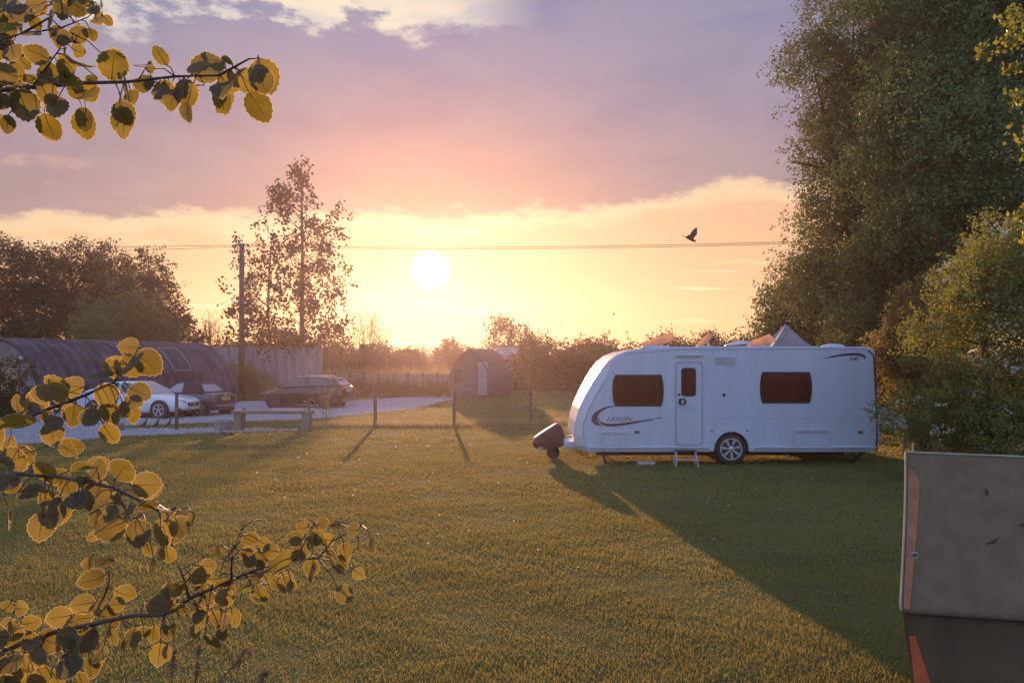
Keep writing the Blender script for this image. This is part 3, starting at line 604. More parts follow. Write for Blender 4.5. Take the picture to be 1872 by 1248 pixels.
def car(name, label, loc, heading, spec):
    """local +X is the front; spec gives profile stations"""
    root = thing(name, label, 'car', loc, heading); S = spec; w = S['w'] / 2
    st = S['stations']; m = MB(); rows = []
    for x, zb, zt, hw in st:
        k = hw / 1.0; pts = [(0, zb), (k * .80, zb), (k * .95, zb + .05), (k * 1.0, zb + (zt - zb) * .35), (k * 1.0, zb + (zt - zb) * .62), (k * .965, zt - .07), (k * .90, zt - .012), (k * .5, zt + .012), (0, zt + .018)]
        rows.append([(x, y, z) for y, z in pts] + [(x, -y, z) for y, z in pts[-2:0:-1]])
    n = len(rows[0])
    m.add([v for r in rows for v in r], [(i * n + j, i * n + (j + 1) % n, (i + 1) * n + (j + 1) % n, (i + 1) * n + j) for i in range(len(rows) - 1) for j in range(n)] + [tuple(range(n)), tuple(reversed(range((len(rows) - 1) * n, len(rows) * n)))])
    m.build('body', S['paint'], root, smooth=True, sub=1)
    # cabin: ws base, roof front, roof rear, rear base
    (xa, za), (xb, zb_), (xm, zm), (xc, zc), (xd, zd) = S['cabin']; wb, wr = w * .90, w * .70
    def ring_at(x, z, ww): return [Vector((x, ww, z)), Vector((x, -ww, z))]
    A, B, Mm, Cc, D = ring_at(xa, za, wb), ring_at(xb, zb_, wr), ring_at(xm, zm, wr * 1.02), ring_at(xc, zc, wr * .98), ring_at(xd, zd, wb * .97)
    ml = ring_at(xm, (za + zd) / 2, wb)
    vs = A + B + Mm + Cc + D; vs += ml
    cb = MB().add(vs, [(0, 1, 3, 2), (2, 3, 5, 4), (4, 5, 7, 6), (6, 7, 9, 8), (0, 2, 4, 10), (10, 4, 6, 8), (1, 11, 5, 3), (11, 9, 7, 5), (0, 10, 8, 9, 11, 1)])
    cb.build('roof', S.get('roof', S['paint']), root, smooth=True, bevel=.05, seg=3)
    MB_ = lambda: MB()
    bar_poly(MB(), [A[0], A[1], B[1], B[0]], .10, .008).build('windscreen', S.get('front_glass', 'car_glass'), root)
    bar_poly(MB(), [Cc[0], Cc[1], D[1], D[0]], S.get('rear_inset', .12), .008).build('rear_window', S.get('rear_glass', 'car_glass'), root)
    for sgn, i in ((1, 0), (-1, 1)):
        a, b, mm, c, d, l = A[i], B[i], Mm[i], Cc[i], D[i], ml[i]
        f1 = [a.lerp(l, .10), l.lerp(a, .02), mm.lerp(b, .02), b.lerp(mm, .03)]; f2 = [l.lerp(d, .04), d.lerp(l, S.get('cpillar', .28)), c.lerp(mm, .22), mm.lerp(c, .04)]
        for q in (f1, f2) if S.get('rear_side', True) else (f1,):
            if sgn > 0: q = [q[1], q[0], q[3], q[2]]
            bar_poly(MB(), q, .07, .006).build('side_window', S.get('side_glass', 'car_glass'), root)
    # wheels and arches
    for x in S['axles']:
        for sg in (1, -1):
            r = S['wr']; y = sg * (w - .085)
            MB().lathe([(r * 1.13, sg * (w - .25)), (r * 1.13, sg * (w + .004)), (r * 1.0, sg * (w + .006))], 'Y', 30, (x, 0, r + .01)).build('wheel_arch', 'chassis', root)
            wheel(root, x, sg * (w - .075), r, .19, sg, 5, S.get('rim', 'alloy'))
    f, rr = st[-1][0], st[0][0]
    MB().box(((S['axles'][0] + S['axles'][1]) / 2, 0, .20), (S['axles'][1] - S['axles'][0] - .7, w * 1.86, .06)).build('sill', 'chassis', root)
    for sg in (1, -1):
        h = MB(); h.box((xa - .12, sg * (w + .06), za + .05), (.11, .17, .12)); h.build('mirror', S['paint'], root, bevel=.03)
        for dxh in (.38, -.55): MB().box((dxh + S.get('hx', 0), sg * (w * .985), S['hz']), (.17, .03, .025)).build('door_handle', S['paint'], root)
    return root, w
# white hatchback-saloon
p = gnd(256, 764.5)
ST = [(-2.28, .42, .78, .70), (-2.22, .34, .93, .80), (-1.9, .24, 1.0, .89), (-1.3, .18, 1.0, .92), (-.4, .17, .98, .925), (.6, .17, .96, .925), (1.0, .17, .93, .92), (1.5, .20, .87, .90), (1.95, .22, .79, .86), (2.2, .26, .70, .76), (2.30, .36, .60, .62)]
rt, w = car('white_car', 'white saloon car with alloy wheels parked nose towards the bench', (p.x - .40, p.y + .85, 0), R(-9), dict(w=1.86, paint='car_white', stations=ST, cabin=[(1.02, .93), (.15, 1.40), (-.35, 1.43), (-1.05, 1.36), (-1.95, .99)], axles=(-1.32, 1.42), wr=.335, hz=.80, cpillar=.35, front_glass='pale_glass'))
rt.scale = (.96,) * 3
MB().prism([(-.40, .60), (.40, .60), (.34, .45), (-.34, .45)], -.04, .03).build('grille', 'chassis', rt).matrix_local = Matrix.Translation((2.275, 0, 0)) @ Matrix.Rotation(R(90), 4, 'Z')
for i, (a, b, c, d) in enumerate(((.40, .032, .03, 'alloy'), (.40, .018, -.04, 'alloy'))): MB().box((2.318, 0, .53 + c), (.02, a * 1.6, .018)).build('grille_bar', d, rt)
MB().lathe([(.055, 0), (.055, .02)], 'X', 16, (2.31, 0, .545)).build('badge', 'alloy', rt)
MB().box((2.315, 0, .385), (.03, .50, .10)).build('number_plate', 'plate_white', rt)
MB().box((2.24, 0, .28), (.09, 1.2, .07)).build('lower_grille', 'chassis', rt)
for s in (-1, 1):
    MB().blob((2.10, s * .60, .665), (.24, .10, .055), rot=Matrix.Rotation(R(-38 * s), 3, 'Z') @ Matrix.Rotation(R(10), 3, 'Y')).build('headlight', 'pale_glass', rt, smooth=True)
    MB().blob((2.13, s * .585, .665), (.07, .09, .045)).build('headlight_bezel', 'chassis', rt, smooth=True)
    MB().box((2.16, s * .70, .33), (.10, .20, .12)).build('fog_light', 'chassis', rt, bevel=.02)
    MB().box((-2.22, s * .62, .80), (.10, .34, .12)).build('tail_light', 'red_lens', rt, bevel=.02)
# plum convertible seen from behind
p = gnd(366, 760)
ST = [(-1.82, .38, .80, .62), (-1.78, .28, .90, .72), (-1.55, .20, .94, .80), (-.9, .18, .95, .835), (0, .18, .94, .84), (.7, .18, .92, .84), (1.1, .2, .88, .82), (1.55, .24, .80, .76), (1.78, .34, .66, .62)]
rt, w = car('dark_convertible', 'dark purple convertible with black fabric roof seen from behind', (p.x - .72, p.y + .85, 0), R(180 - 20), dict(w=1.68, paint='car_plum', stations=ST, cabin=[(.78, .92), (.22, 1.34), (-.3, 1.40), (-.85, 1.34), (-1.30, .94)], axles=(-1.22, 1.20), wr=.31, hz=.78, roof='soft_top', rear_side=False, rear_glass='pale_glass', side_glass='pale_glass', rear_inset=.2))
rt.scale = (.94,) * 3
MB().box((-1.83, 0, .70), (.03, .50, .12)).build('number_plate', 'plate_yellow', rt)
MB().box((-1.82, 0, .42), (.05, 1.1, .04)).build('bumper_strip', 'alloy', rt)
MB().lathe([(.05, 0), (.05, .02)], 'X', 14, (-1.83, 0, .83)).build('badge', 'alloy', rt)
MB().box((-1.815, 0, .79), (.03, .46, .025)).build('boot_trim', 'alloy', rt)
for s in (-1, 1):
    fr = MB().box((-1.74, s * .60, .70), (.09, .16, .26)).build('tail_light', 'red_lens', rt, bevel=.03)
    ring(ellipse_round(-.095, -.145, .095, .145, .04), ellipse_round(-.075, -.125, .075, .125, .03), -.01, .01).build('chrome_surround', 'alloy', fr).matrix_local = Matrix.Translation((-1.79, s * .60, .70)) @ Matrix.Rotation(R(90), 4, 'Z')
# black estate
p = gnd(562, 746)
ST = [(-1.98, .40, .80, .74), (-1.95, .30, .98, .82), (-1.75, .22, 1.04, .87), (-1.2, .18, 1.0, .89), (-.3, .17, .97, .89), (.6, .17, .94, .89), (1.0, .18, .90, .88), (1.5, .21, .82, .85), (1.85, .25, .72, .76), (2.0, .36, .58, .60)]
rt, w = car('black_estate', 'black estate car with light plate parked on the gravel', (p.x - .22, p.y + .85, 0), R(180 - 8), dict(w=1.78, paint='car_black', stations=ST, cabin=[(1.08, .91), (.30, 1.38), (-.3, 1.44), (-1.45, 1.36), (-1.86, 1.02)], axles=(-1.22, 1.25), wr=.32, hz=.82, rim='dark_rim', cpillar=.14, rear_glass='pale_glass'))
MB().box((-1.99, 0, .78), (.03, .52, .12)).build('number_plate', 'plate_white', rt)
MB().box((-1.50, 0, 1.40), (.30, 1.15, .03)).build('spoiler', 'car_black', rt, bevel=.01)
for s in (-1, 1):
    MB().bar((.2, s * .56, 1.44), (-1.2, s * .58, 1.45), .035).build('roof_rail', 'alloy', rt)
    MB().box((-1.90, s * .66, .86), (.12, .30, .13)).build('tail_light', 'red_lens', rt, bevel=.03)
    MB().box((1.88, s * .52, .62), (.16, .32, .11)).build('headlight', 'pale_glass', rt, bevel=.03)

# ------------------------------------------------------------------ caravan
def text_part(txt, size, loc, parent, m, shear=.25, name='lettering', sx=1.0, depth=.002):
    cu = bpy.data.curves.new('t', 'FONT'); cu.body = txt; cu.size = size; cu.shear = shear; cu.extrude = depth; cu.align_x = 'LEFT'
    t = bpy.data.objects.new('t', cu); COL.objects.link(t); dg = bpy.context.evaluated_depsgraph_get(); dg.update()
    me = bpy.data.meshes.new_from_object(t.evaluated_get(dg)); bpy.data.objects.remove(t); me.name = name; me.materials.clear(); me.materials.append(MT[m])
    o = bpy.data.objects.new(name, me); COL.objects.link(o); o.parent = parent; o.location = loc; o.rotation_euler = (R(90), 0, 0); o.scale = (sx, 1, 1); return o
def caravan():
    S = 90.0; W2 = 1.1
    X = lambda px: (px - 1337) / S
    Z = lambda py: (850 - py) / S
    root = thing('caravan', 'long white touring caravan parked on the lawn with roof lights open', 'caravan', ((1337 - CX) / S, FPX / S + W2, 0))
    top = [(1052, 815), (1050, 798), (1053, 772), (1060, 748), (1072, 722), (1086, 697), (1100, 675), (1112, 660), (1126, 649), (1146, 641), (1172, 637), (1205, 634.5), (1240, 633.5), (1400, 633), (1580, 633.5), (1594, 636), (1601, 644), (1604, 660), (1606, 690), (1611, 735), (1614, 770), (1612, 800), (1606, 824)]
    arch = [(0.36 * math.cos(R(a)), .33 + 0.38 * math.sin(R(a))) for a in range(0, 181, 15)]
    outer = top + [(1600, 826)]; poly = []; inset = []
    for a, b in outer:
        dx = 15 * min(1, max(0, (b - 643) / 40)) if a < 1147 else (-9 * min(1, max(0, (b - 640) / 25)) if a > 1600 or (a == 1600 and b == 826) else 0)
        poly.append((a, b, dx))
    prof = [(X(a), Z(b), dx) for a, b, dx in poly] + [(.36, Z(826), 0)] + [(p_, q_, 0) for p_, q_ in arch] + [(-.36, Z(826), 0)] + [(X(1062), Z(826), 15)]
    n = len(prof); vs = []
    for sg in (-1, 1): vs += [(x + dx / S, sg * W2, z) for x, z, dx in prof] + [(x, sg * (W2 - .22 * abs(dx) / 15), z) for x, z, dx in prof]
    fs = [tuple(range(n)), tuple(reversed(range(2 * n, 3 * n)))]
    for i in range(n):
        j = (i + 1) % n; fs += [(n + i, n + j, 3 * n + j, 3 * n + i)]
        if prof[i][2] or prof[j][2]: fs += [(i, n + i, n + j, j), (2 * n + i, 2 * n + j, 3 * n + j, 3 * n + i)]
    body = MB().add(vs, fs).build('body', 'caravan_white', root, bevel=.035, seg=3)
    y = -W2
    def prism(poly, name, m, d0=.004, d1=.0, par=root, bevel=0):
        return MB().prism([(X(a), Z(b)) for a, b in poly], y - d0, y + d1 + .01).build(name, m, par, bevel=bevel)
    def strip(pts, w, name, m, par=root, d=.006):
        # ribbon of constant width along a pixel polyline, flat on the side wall
        P = [Vector((X(a), 0, Z(b))) for a, b in pts]; l, r = [], []
        for i, p in enumerate(P):
            t = (P[min(i + 1, len(P) - 1)] - P[max(i - 1, 0)]).normalized(); nn = Vector((-t.z, 0, t.x)) * (w / 2); l.append(p + nn); r.append(p - nn)
        q = l + r[::-1]; return MB().prism([(v.x, v.z) for v in q], y - d, y + .01).build(name, m, par)
    strip([(1112, 690), (1090, 722), (1076, 748), (1067, 774), (1066, 792), (1070, 812), (1074, 825)], .022, 'edge_trim', 'caravan_seam')
    strip([(1146, 646), (1240, 638.5), (1400, 637.5), (1575, 637.5), (1588, 640), (1596, 648), (1600, 662)], .016, 'gutter_trim', 'caravan_seam')
    strip([(1587, 640), (1596, 648), (1599, 662), (1600.5, 700), (1603, 760), (1603, 823)], .026, 'rear_trim', 'dark_rubber', d=.008)
    strip([(1285, 764), (1600, 764)], .006, 'panel_seam', 'caravan_seam', d=.003)
    strip([(1180, 764), (1234, 764)], .006, 'panel_seam', 'caravan_seam', d=.003)
    # windows: barrel sided
    def barrel(x0, y0, x1, y1, bul=3):
        pts = []
        for k in range(7): pts.append((x0 - bul * math.sin(math.pi * k / 6) + (1.5 if k in (0, 6) else 0), y0 + (y1 - y0) * k / 6))
        for k in range(7): pts.append((x1 + bul * math.sin(math.pi * k / 6) - (1.5 if k in (0, 6) else 0), y1 + (y0 - y1) * k / 6))
        return pts
    for (x0, y0, x1, y1) in ((1124, 686, 1209, 741), (1393.5, 681, 1480, 735.5)):
        wf = prism(barrel(x0 - 1.5, y0 - 1.5, x1 + 1.5, y1 + 1.5), 'window', 'dark_rubber', .012, bevel=.006)
        prism(barrel(x0 + 1, y0 + 1, x1 - 1, y1 - 1), 'glow_backing', 'window_glow', .014, par=wf)
        if x0 > 1300:
            prism([(1403, 686), (1470, 685), (1460, 694), (1451, 699), (1440, 694), (1420, 692)], 'blind', 'curtain', .016, par=wf); prism([(1447, 706), (1455, 705), (1459, 729), (1444, 729)], 'curtain', 'curtain', .016, par=wf)
        else: prism([(1197, 690), (1206, 690), (1208, 712), (1206, 737), (1198, 737), (1200, 712)], 'curtain', 'curtain', .016, par=wf)
        ring([(X(p_), Z(q_)) for p_, q_ in barrel(x0, y0, x1, y1)], [(X(p_), Z(q_)) for p_, q_ in barrel(x0 + 1.5, y0 + 1.5, x1 - 1.5, y1 - 1.5)], y - .022, y).build('seal', 'dark_rubber', wf)
        prism(barrel(x0 + 1.2, y0 + 1.2, x1 - 1.2, y1 - 1.2), 'pane', 'tinted_glass', .024, d1=-.030, par=wf)
        MB().box((X((x0 + x1) / 2), y - .026, Z(y1 - 3)), (.10, .012, .025)).build('catch', 'dark_rubber', wf)
    # door
    def rr(x0, y0, x1, y1, r): return ellipse_round(X(x0), Z(y1), X(x1), Z(y0), r)
    dr = MB().prism(rr(1237, 663, 1282, 811, .07), y - .014, y + .01).build('door', 'caravan_white', root)
    ring(rr(1234.5, 660.5, 1284.5, 813.5, .085), rr(1237, 663, 1282, 811, .07), y - .02, y + .005).build('door_frame', 'caravan_seam', dr)
    dw = MB().prism(rr(1245, 672, 1272, 724, .06), y - .022, y + .0).build('door_window', 'dark_rubber', dr)
    MB().prism(rr(1247, 674, 1270, 722, .05), y - .024, y).build('glow_backing', 'window_glow', dw); MB().prism(rr(1247, 674, 1270, 722, .05), y - .032, y - .027).build('pane', 'tinted_glass', dw)
    MB().prism(rr(1240, 728, 1254, 740, .05), y - .03, y).build('handle', 'dark_rubber', dr, bevel=.006)
    MB().prism(rr(1245, 730, 1250, 738, .02), y - .036, y).build('handle_insert', 'steel', dr)
    MB().lathe([(.025, 0), (.025, -.014)], 'Y', 14, (X(1241), y - .014, Z(721))).build('lock', 'dark_rubber', dr)
    MB().box((X(1259), y - .016, Z(744)), (45 / S, .006, .008)).build('door_seam', 'caravan_seam', dr)
    MB().box((X(1260), y - .02, Z(650)), (49 / S, .05, .02)).build('drip_rail', 'caravan_seam', root)
    # fridge vent
    v = MB().prism(rr(1304, 650, 1346, 666.5, .015), y - .012, y).build('fridge_vent', 'caravan_trim', root)
    sl_ = MB()
    for k in range(5): sl_.box((X(1325), y - .016, Z(653 + 2.7 * k)), (38 / S, .01, .014))
    sl_.build('louvre', 'caravan_seam', v)
    # service hatches
    for (x0, y0, x1, y1) in ((1097, 788.5, 1147, 814.5), (1447.5, 784.5, 1518.5, 815.5)):
        h = MB().prism(rr(x0 + 2.2, y0 + 2.2, x1 - 2.2, y1 - 2.2, .03), y - .010, y).build('hatch', 'caravan_white', root)
        ring(rr(x0, y0, x1, y1, .045), rr(x0 + 2.2, y0 + 2.2, x1 - 2.2, y1 - 2.2, .03), y - .018, y + .005).build('hatch_frame', 'caravan_trim', h); ring(rr(x0 + 1.6, y0 + 1.6, x1 - 1.6, y1 - 1.6, .035), rr(x0 + 2.6, y0 + 2.6, x1 - 2.6, y1 - 2.6, .03), y - .020, y + .004).build('hatch_seal', 'caravan_seam', h)
        if x0 < 1200: 
            for dx_ in (-12, 12): MB().box((X((x0 + x1) / 2 + dx_), y - .014, Z(y0 + 5)), (.16, .012, .016)).build('latch', 'caravan_seam', h)
        else:
            MB().box((X((x0 + x1) / 2), y - .016, Z(y0 + 5)), (.58, .012, .022)).build('latch', 'caravan_seam', h)
    for px in (1164, 1334.5, 1572.5): MB().box((X(px), y - .012, Z(789)), (.10, .03, .05)).build('marker_light', 'amber_lens', root, bevel=.012)
    MB().lathe([(.030, 0), (.030, -.02)], 'Y', 14, (X(1323.5), y, Z(721.5))).build('socket_cap', 'dark_rubber', root)
    for px, py in ((1301.5, 787), (1366, 787), (1104, 822.5)): MB().lathe([(.016, 0), (.016, -.012)], 'Y', 12, (X(px), y, Z(py))).build('socket_cap', 'dark_rubber', root)
    # sill rails and skirt
    for a, b in ((1076, 1304), (1369, 1602)):
        MB().box((X((a + b) / 2), y - .014, Z(817)), ((b - a) / S, .034, .03)).build('sill_rail', 'caravan_trim', root, bevel=.006)
        MB().box((X((a + b) / 2), y - .008, Z(821)), ((b - a) / S - .02, .02, .022)).build('rail_groove', 'caravan_seam', root)
    ao = [(0.46 * math.cos(R(a)), .30 + 0.47 * math.sin(R(a))) for a in range(0, 181, 9)]; ai = [(0.36 * math.cos(R(a)), .30 + 0.385 * math.sin(R(a))) for a in range(0, 181, 9)]
    m = MB(); k = len(ao); m.add([(x, y - .03, z) for x, z in ao] + [(x, y - .03, z) for x, z in ai] + [(x, y + .02, z) for x, z in ao] + [(x, y + .02, z) for x, z in ai], [(i, i + 1, k + i + 1, k + i) for i in range(k - 1)] + [(i, 2 * k + i, 2 * k + i + 1, i + 1) for i in range(k - 1)] + [(k + i, k + i + 1, 3 * k + i + 1, 3 * k + i) for i in range(k - 1)] + [(0, k, 3 * k, 2 * k), (k - 1, 3 * k - 1, 4 * k - 1, 2 * k - 1)])
    m.build('wheel_arch', 'caravan_white', root)
    MB().box((0, .2, .56), (.72, 1.6, .26)).build('wheel_box', 'chassis', root)
    for sg in (-1, 1): wheel(root, 0, sg * (W2 - .11), .325, .19, sg, 7)
    # graphics
    sw = [(1127, 742), (1112, 745), (1099, 752), (1093, 760), (1092, 768), (1096, 775), (1104, 779), (1098, 778), (1087, 776), (1081, 769), (1082, 760), (1089, 752), (1100, 746), (1112, 742)]
    prism(sw, 'swoosh', 'graphic', .003)
    sw = [(1094, 763), (1097, 770), (1107, 773.5), (1122, 774), (1145, 772), (1170, 768.5), (1195, 765), (1197, 766.5), (1175, 770.5), (1150, 775.5), (1125, 779), (1108, 779), (1098, 774), (1093, 767)]
    prism(sw, 'swoosh', 'graphic', .005)
    prism([(1197, 764), (1204, 762.6), (1211, 763), (1203, 764.8)], 'swoosh', 'graphic', .003)
    sw = [(1502, 656), (1520, 650.5), (1540, 646.5), (1558, 645), (1572, 645.5), (1580, 648.5), (1583, 654), (1581.5, 656.5), (1578, 652.5), (1570, 650), (1555, 649.5), (1540, 650.5), (1520, 653.5)]
    prism(sw, 'swoosh', 'graphic_blue', .003)
    text_part('LEXON', .118, (X(1108), y - .004, Z(769)), root, 'graphic', .45, sx=1.30)
    text_part('540', .112, (X(1551), y - .004, Z(659)), root, 'graphic_blue', .40, sx=1.10)
    # underside
    for sg in (-.55, .55): MB().box((X(1330), sg, .20), (5.2, .06, .12)).build('chassis_rail', 'chassis', root)
    MB().tube([(0, -.95, .33), (0, .95, .33)], .05, 8).build('axle', 'chassis', root)
    MB().box((X(1450), .25, .17), (.9, .7, .10)).build('spare_carrier', 'chassis', root)
    MB().bar((X(1428), -.35, .22), (X(1470), -.35, .205), .03).build('carrier_tube', 'steel', root)
    for px, dx_, yy in ((1102, .10, -.75), (1112, .12, .75)): 
        MB().bar((X(px), yy, .27), (X(px) + dx_, yy, .015), .06, .04).build('steady_leg', 'chassis', root); MB().box((X(px) + dx_, yy, .012), (.14, .14, .02)).build('steady_foot', 'chassis', root)
    for yy in (-.75, .75):
        MB().bar((X(1597), yy, .28), (X(1573), yy, .02), .06, .05).build('steady_leg', 'chassis', root); MB().bar((X(1566), yy, .28), (X(1580), yy, .10), .04, .03).build('steady_brace', 'chassis', root); MB().box((X(1573), yy, .012), (.14, .14, .02)).build('steady_foot', 'chassis', root)
    # drawbar
    MB().bar((X(1066), -.45, .40), (X(1012), 0, .42), .09, .11).build('drawbar', 'caravan_trim', root); MB().bar((X(1066), .45, .40), (X(1012), 0, .42), .09, .11).build('drawbar', 'caravan_trim', root)
    MB().box((X(1050), -.55, .36), (.34, .22, .17)).build('drawbar_shroud', 'caravan_white', root, bevel=.04)
    jw = MB().lathe([(.05, -.05), (.13, -.05), (.14, -.03), (.14, .03), (.13, .05), (.05, .05)], 'Y', 18).build('jockey_wheel', 'dark_rubber', root, smooth=True); jw.location = (X(1016), -.05, .14)
    MB().tube([(X(1016), .02, .14), (X(1016), .02, .5)], .03, 8).build('jockey_tube', 'steel', root)
    # roof furniture
    zr = Z(633.4)
    def lid(px0, py0, px1, py1, yy, wd, name='roof_light'):
        a, b = Vector((X(px0), 0, Z(py0))), Vector((X(px1), 0, Z(py1))); L = (b - a).length; th = math.atan2(b.z - a.z, b.x - a.x)
        o = MB().box((L / 2, 0, 0), (L, wd, .035)).build(name, 'acrylic', root, bevel=.015); o.location = (a.x, yy, a.z); o.rotation_euler = (R(32), -th, 0)
        MB().box((X(px0) + L * .35, yy, zr + .015), (L * .8, wd, .04)).build('roof_light_frame', 'caravan_trim', root)
        MB().bar((X(px0) + L * .5, yy - wd * .4, zr), (a.x + (b.x - a.x) * .7, yy - wd * .4, a.z + (b.z - a.z) * .7), .014).build('lid_stay', 'steel', root)
    lid(1190, 632, 1250, 611, -.2, .30); lid(1297, 633, 1324, 607, -.1, .18); lid(1405, 631, 1453, 613, .2, .30)
    d = MB().lathe([(.30, .0), (.28, .03), (.16, .06), (.02, .075)], 'Z', 20).build('roof_vent', 'caravan_trim', root, smooth=True); d.location = (X(1372), -.3, zr + .06); d.rotation_euler = (0, R(-6), 0)
    MB().lathe([(.06, 0), (.06, .07)], 'Z', 12, (X(1374), -.3, zr)).build('vent_stem', 'caravan_trim', root)
    d = MB().blob((0, 0, 0), (.25, .22, .075)).build('roof_dome', 'caravan_white', root, smooth=True); d.location = (X(1557), -.2, zr + .01)
    # tail
    MB().box((X(1611), 0, Z(800)), (.10, 2.0, .22)).build('rear_bumper', 'caravan_trim', root, bevel=.03)
    for sg in (-1, 1): MB().box((X(1603), sg * (W2 - .045), Z(643)), (.05, .05, .10)).build('marker_light', 'red_lens', root, bevel=.01)
    return X, Z
CXF, CZF = caravan()
def hitch_cover():
    S = 90.; base = Vector(((1012 - CX) / S, FPX / S + 1.1, 0)); root = thing('hitch_cover', 'dark red fabric cover draped over the caravan hitch', 'cover', tuple(base))
    poly = [((a - 1012) / S, (850 - b) / S) for a, b in ((975, 819), (979, 808), (1000, 794), (1022, 781), (1031, 780), (1037, 792), (1041, 812), (1037, 825), (1018, 830), (998, 833), (979, 829))]
    m = MB(); n = len(poly); c = (sum(p[0] for p in poly) / n, sum(p[1] for p in poly) / n)
    for yy, s in ((-.27, .80), (-.22, .93), (0, 1.0), (.22, .93), (.27, .80)): m.v += [(c[0] + (x - c[0]) * s, yy, c[1] + (z - c[1]) * s) for x, z in poly]
    m.f += [(r * n + i, r * n + (i + 1) % n, (r + 1) * n + (i + 1) % n, (r + 1) * n + i) for r in range(4) for i in range(n)] + [tuple(range(n)), tuple(range(4 * n, 5 * n))]
    m.build('cover_sheet', 'hitch_cover', root, smooth=True, bevel=.03)
    MB().box((-.23, -.268, .26), (.10, .012, .03)).build('glint_strip', 'pale_slat', root)  # pale strip standing in for light reflected off the cover
hitch_cover()
def step():
    S = FPX / 15.3; b = gnd(1254, 851); root = thing('folding_step', 'small folding metal step under the caravan door', 'step', ((1254 - CX) / FPX * 15.35, 15.35, 0)); k = 15.35 / FPX
    for sx in (-1, 1): 
        MB().bar((sx * 20 * k, -.12, 0), (sx * 17.5 * k, .0, .31), .022).build('leg', 'pale_slat', root); MB().bar((sx * 20 * k, .16, 0), (sx * 17.5 * k, .05, .31), .022).build('leg', 'pale_slat', root)
    MB().box((0, .03, .315), (38 * k, .20, .02)).build('tread', 'dark_rubber', root); MB().box((0, -.07, .155), (38.5 * k, .05, .016)).build('brace', 'pale_slat', root)
step()
# water barrel lying under the far side, grey drain tray
o = at(1483, 661, 17.9); root = thing('water_barrel', 'dark rolling water barrel lying under the caravan near its tail', 'barrel', (o.x, 17.9, 0), R(60))
MB().lathe([(.10, -.28), (.19, -.27), (.205, -.2), (.195, -.15), (.195, .15), (.205, .2), (.19, .27), (.10, .28)], 'Y', 20, (0, 0, .205)).build('drum', 'chassis', root, smooth=True)
MB().lathe([(.07, -.29), (.07, -.275)], 'Y', 12, (0, 0, .205)).build('cap', 'steel', root)
o = gnd(1180, 849); root = thing('drain_tray', 'small pale tray lying on the grass under the caravan', 'tray', tuple(o))
MB().box((0, 0, .02), (.34, .24, .03)).build('tray_base', 'pale_slat', root, bevel=.01); ring(ellipse_round(-.18, -.13, .18, .13, .03), ellipse_round(-.16, -.11, .16, .11, .02), .03, .06).build('rim', 'pale_slat', root).rotation_euler = (R(90), 0, 0)
# peaked awning tent behind the caravan
def awning():
    Y = 19.6; o = at(1432, 661, Y); root = thing('awning_tent', 'grey peaked awning tent standing behind the caravan', 'tent', (o.x, Y, 0)); k = Y / FPX
    zt = CAMH + (661 - 592) * k; ze = 2.05; hw = .95; dp = 1.0
    e = [(-hw, -dp, ze), (hw, -dp, ze), (hw, dp, ze), (-hw, dp, ze)]; ap = (.06, 0, zt)
    m = MB(); N = 8
    def sag(a, b, c): pass
    for i in range(4):
        a, b = Vector(e[i]), Vector(e[(i + 1) % 4]); A = Vector(ap); rows = []
        for r in range(N + 1):
            t = r / N
            for q in range(N + 1):
                s = q / N; p = a.lerp(b, s).lerp(A, t); p.z -= .16 * math.sin(math.pi * t) * (1 - .6 * abs(2 * s - 1)); rows.append(p)
        m.add(rows, [(r * (N + 1) + q, r * (N + 1) + q + 1, (r + 1) * (N + 1) + q + 1, (r + 1) * (N + 1) + q) for r in range(N) for q in range(N)])
    m.build('canopy', 'awning_sheet', root, smooth=False)
    m = MB()
    for i in range(4):
        a, b = Vector(e[i]), Vector(e[(i + 1) % 4]); m.add([a, b, (b.x, b.y, .02), (a.x, a.y, .02)], [(0, 1, 2, 3)])
    m.build('side_wall', 'awning_sheet', root)
    for p in e: MB().tube([(p[0] * .98, p[1] * .98, 0), (p[0] * .98, p[1] * .98, ze)], .018, 6).build('pole', 'steel', root)
awning()
# pale slatted trestle beyond the caravan's tail
def trestle():
    Y = 17.6; p, q = at(1618, 752, Y), at(1655, 772, Y - .4); root = thing('slatted_trestle', 'pale slatted timber frame leaning beyond the caravan tail', 'trestle', (p.x, Y, 0))
    P = lambda px, py, dy=0: at(px, py, Y + dy) - Vector((p.x, Y, 0))
    for a, b in (((1606, 746), (1658, 768)), ((1606, 757), (1658, 781)), ((1606, 769), (1640, 786))): MB().bar(P(*a), P(*b, -.4), .045, .10).build('slat', 'pale_slat', root)
    g0 = P(1655, 766, -.36); MB().bar(g0, (g0.x - .05, g0.y, 0), .04).build('leg', 'weathered_wood', root); g0 = P(1612, 748); MB().bar(g0, (g0.x - .1, g0.y + .1, 0), .04).build('leg', 'weathered_wood', root)
    MB().bar(P(1608, 750, .06), P(1650, 782, -.3), .05, .02).build('brace', 'weathered_wood', root)
trestle()

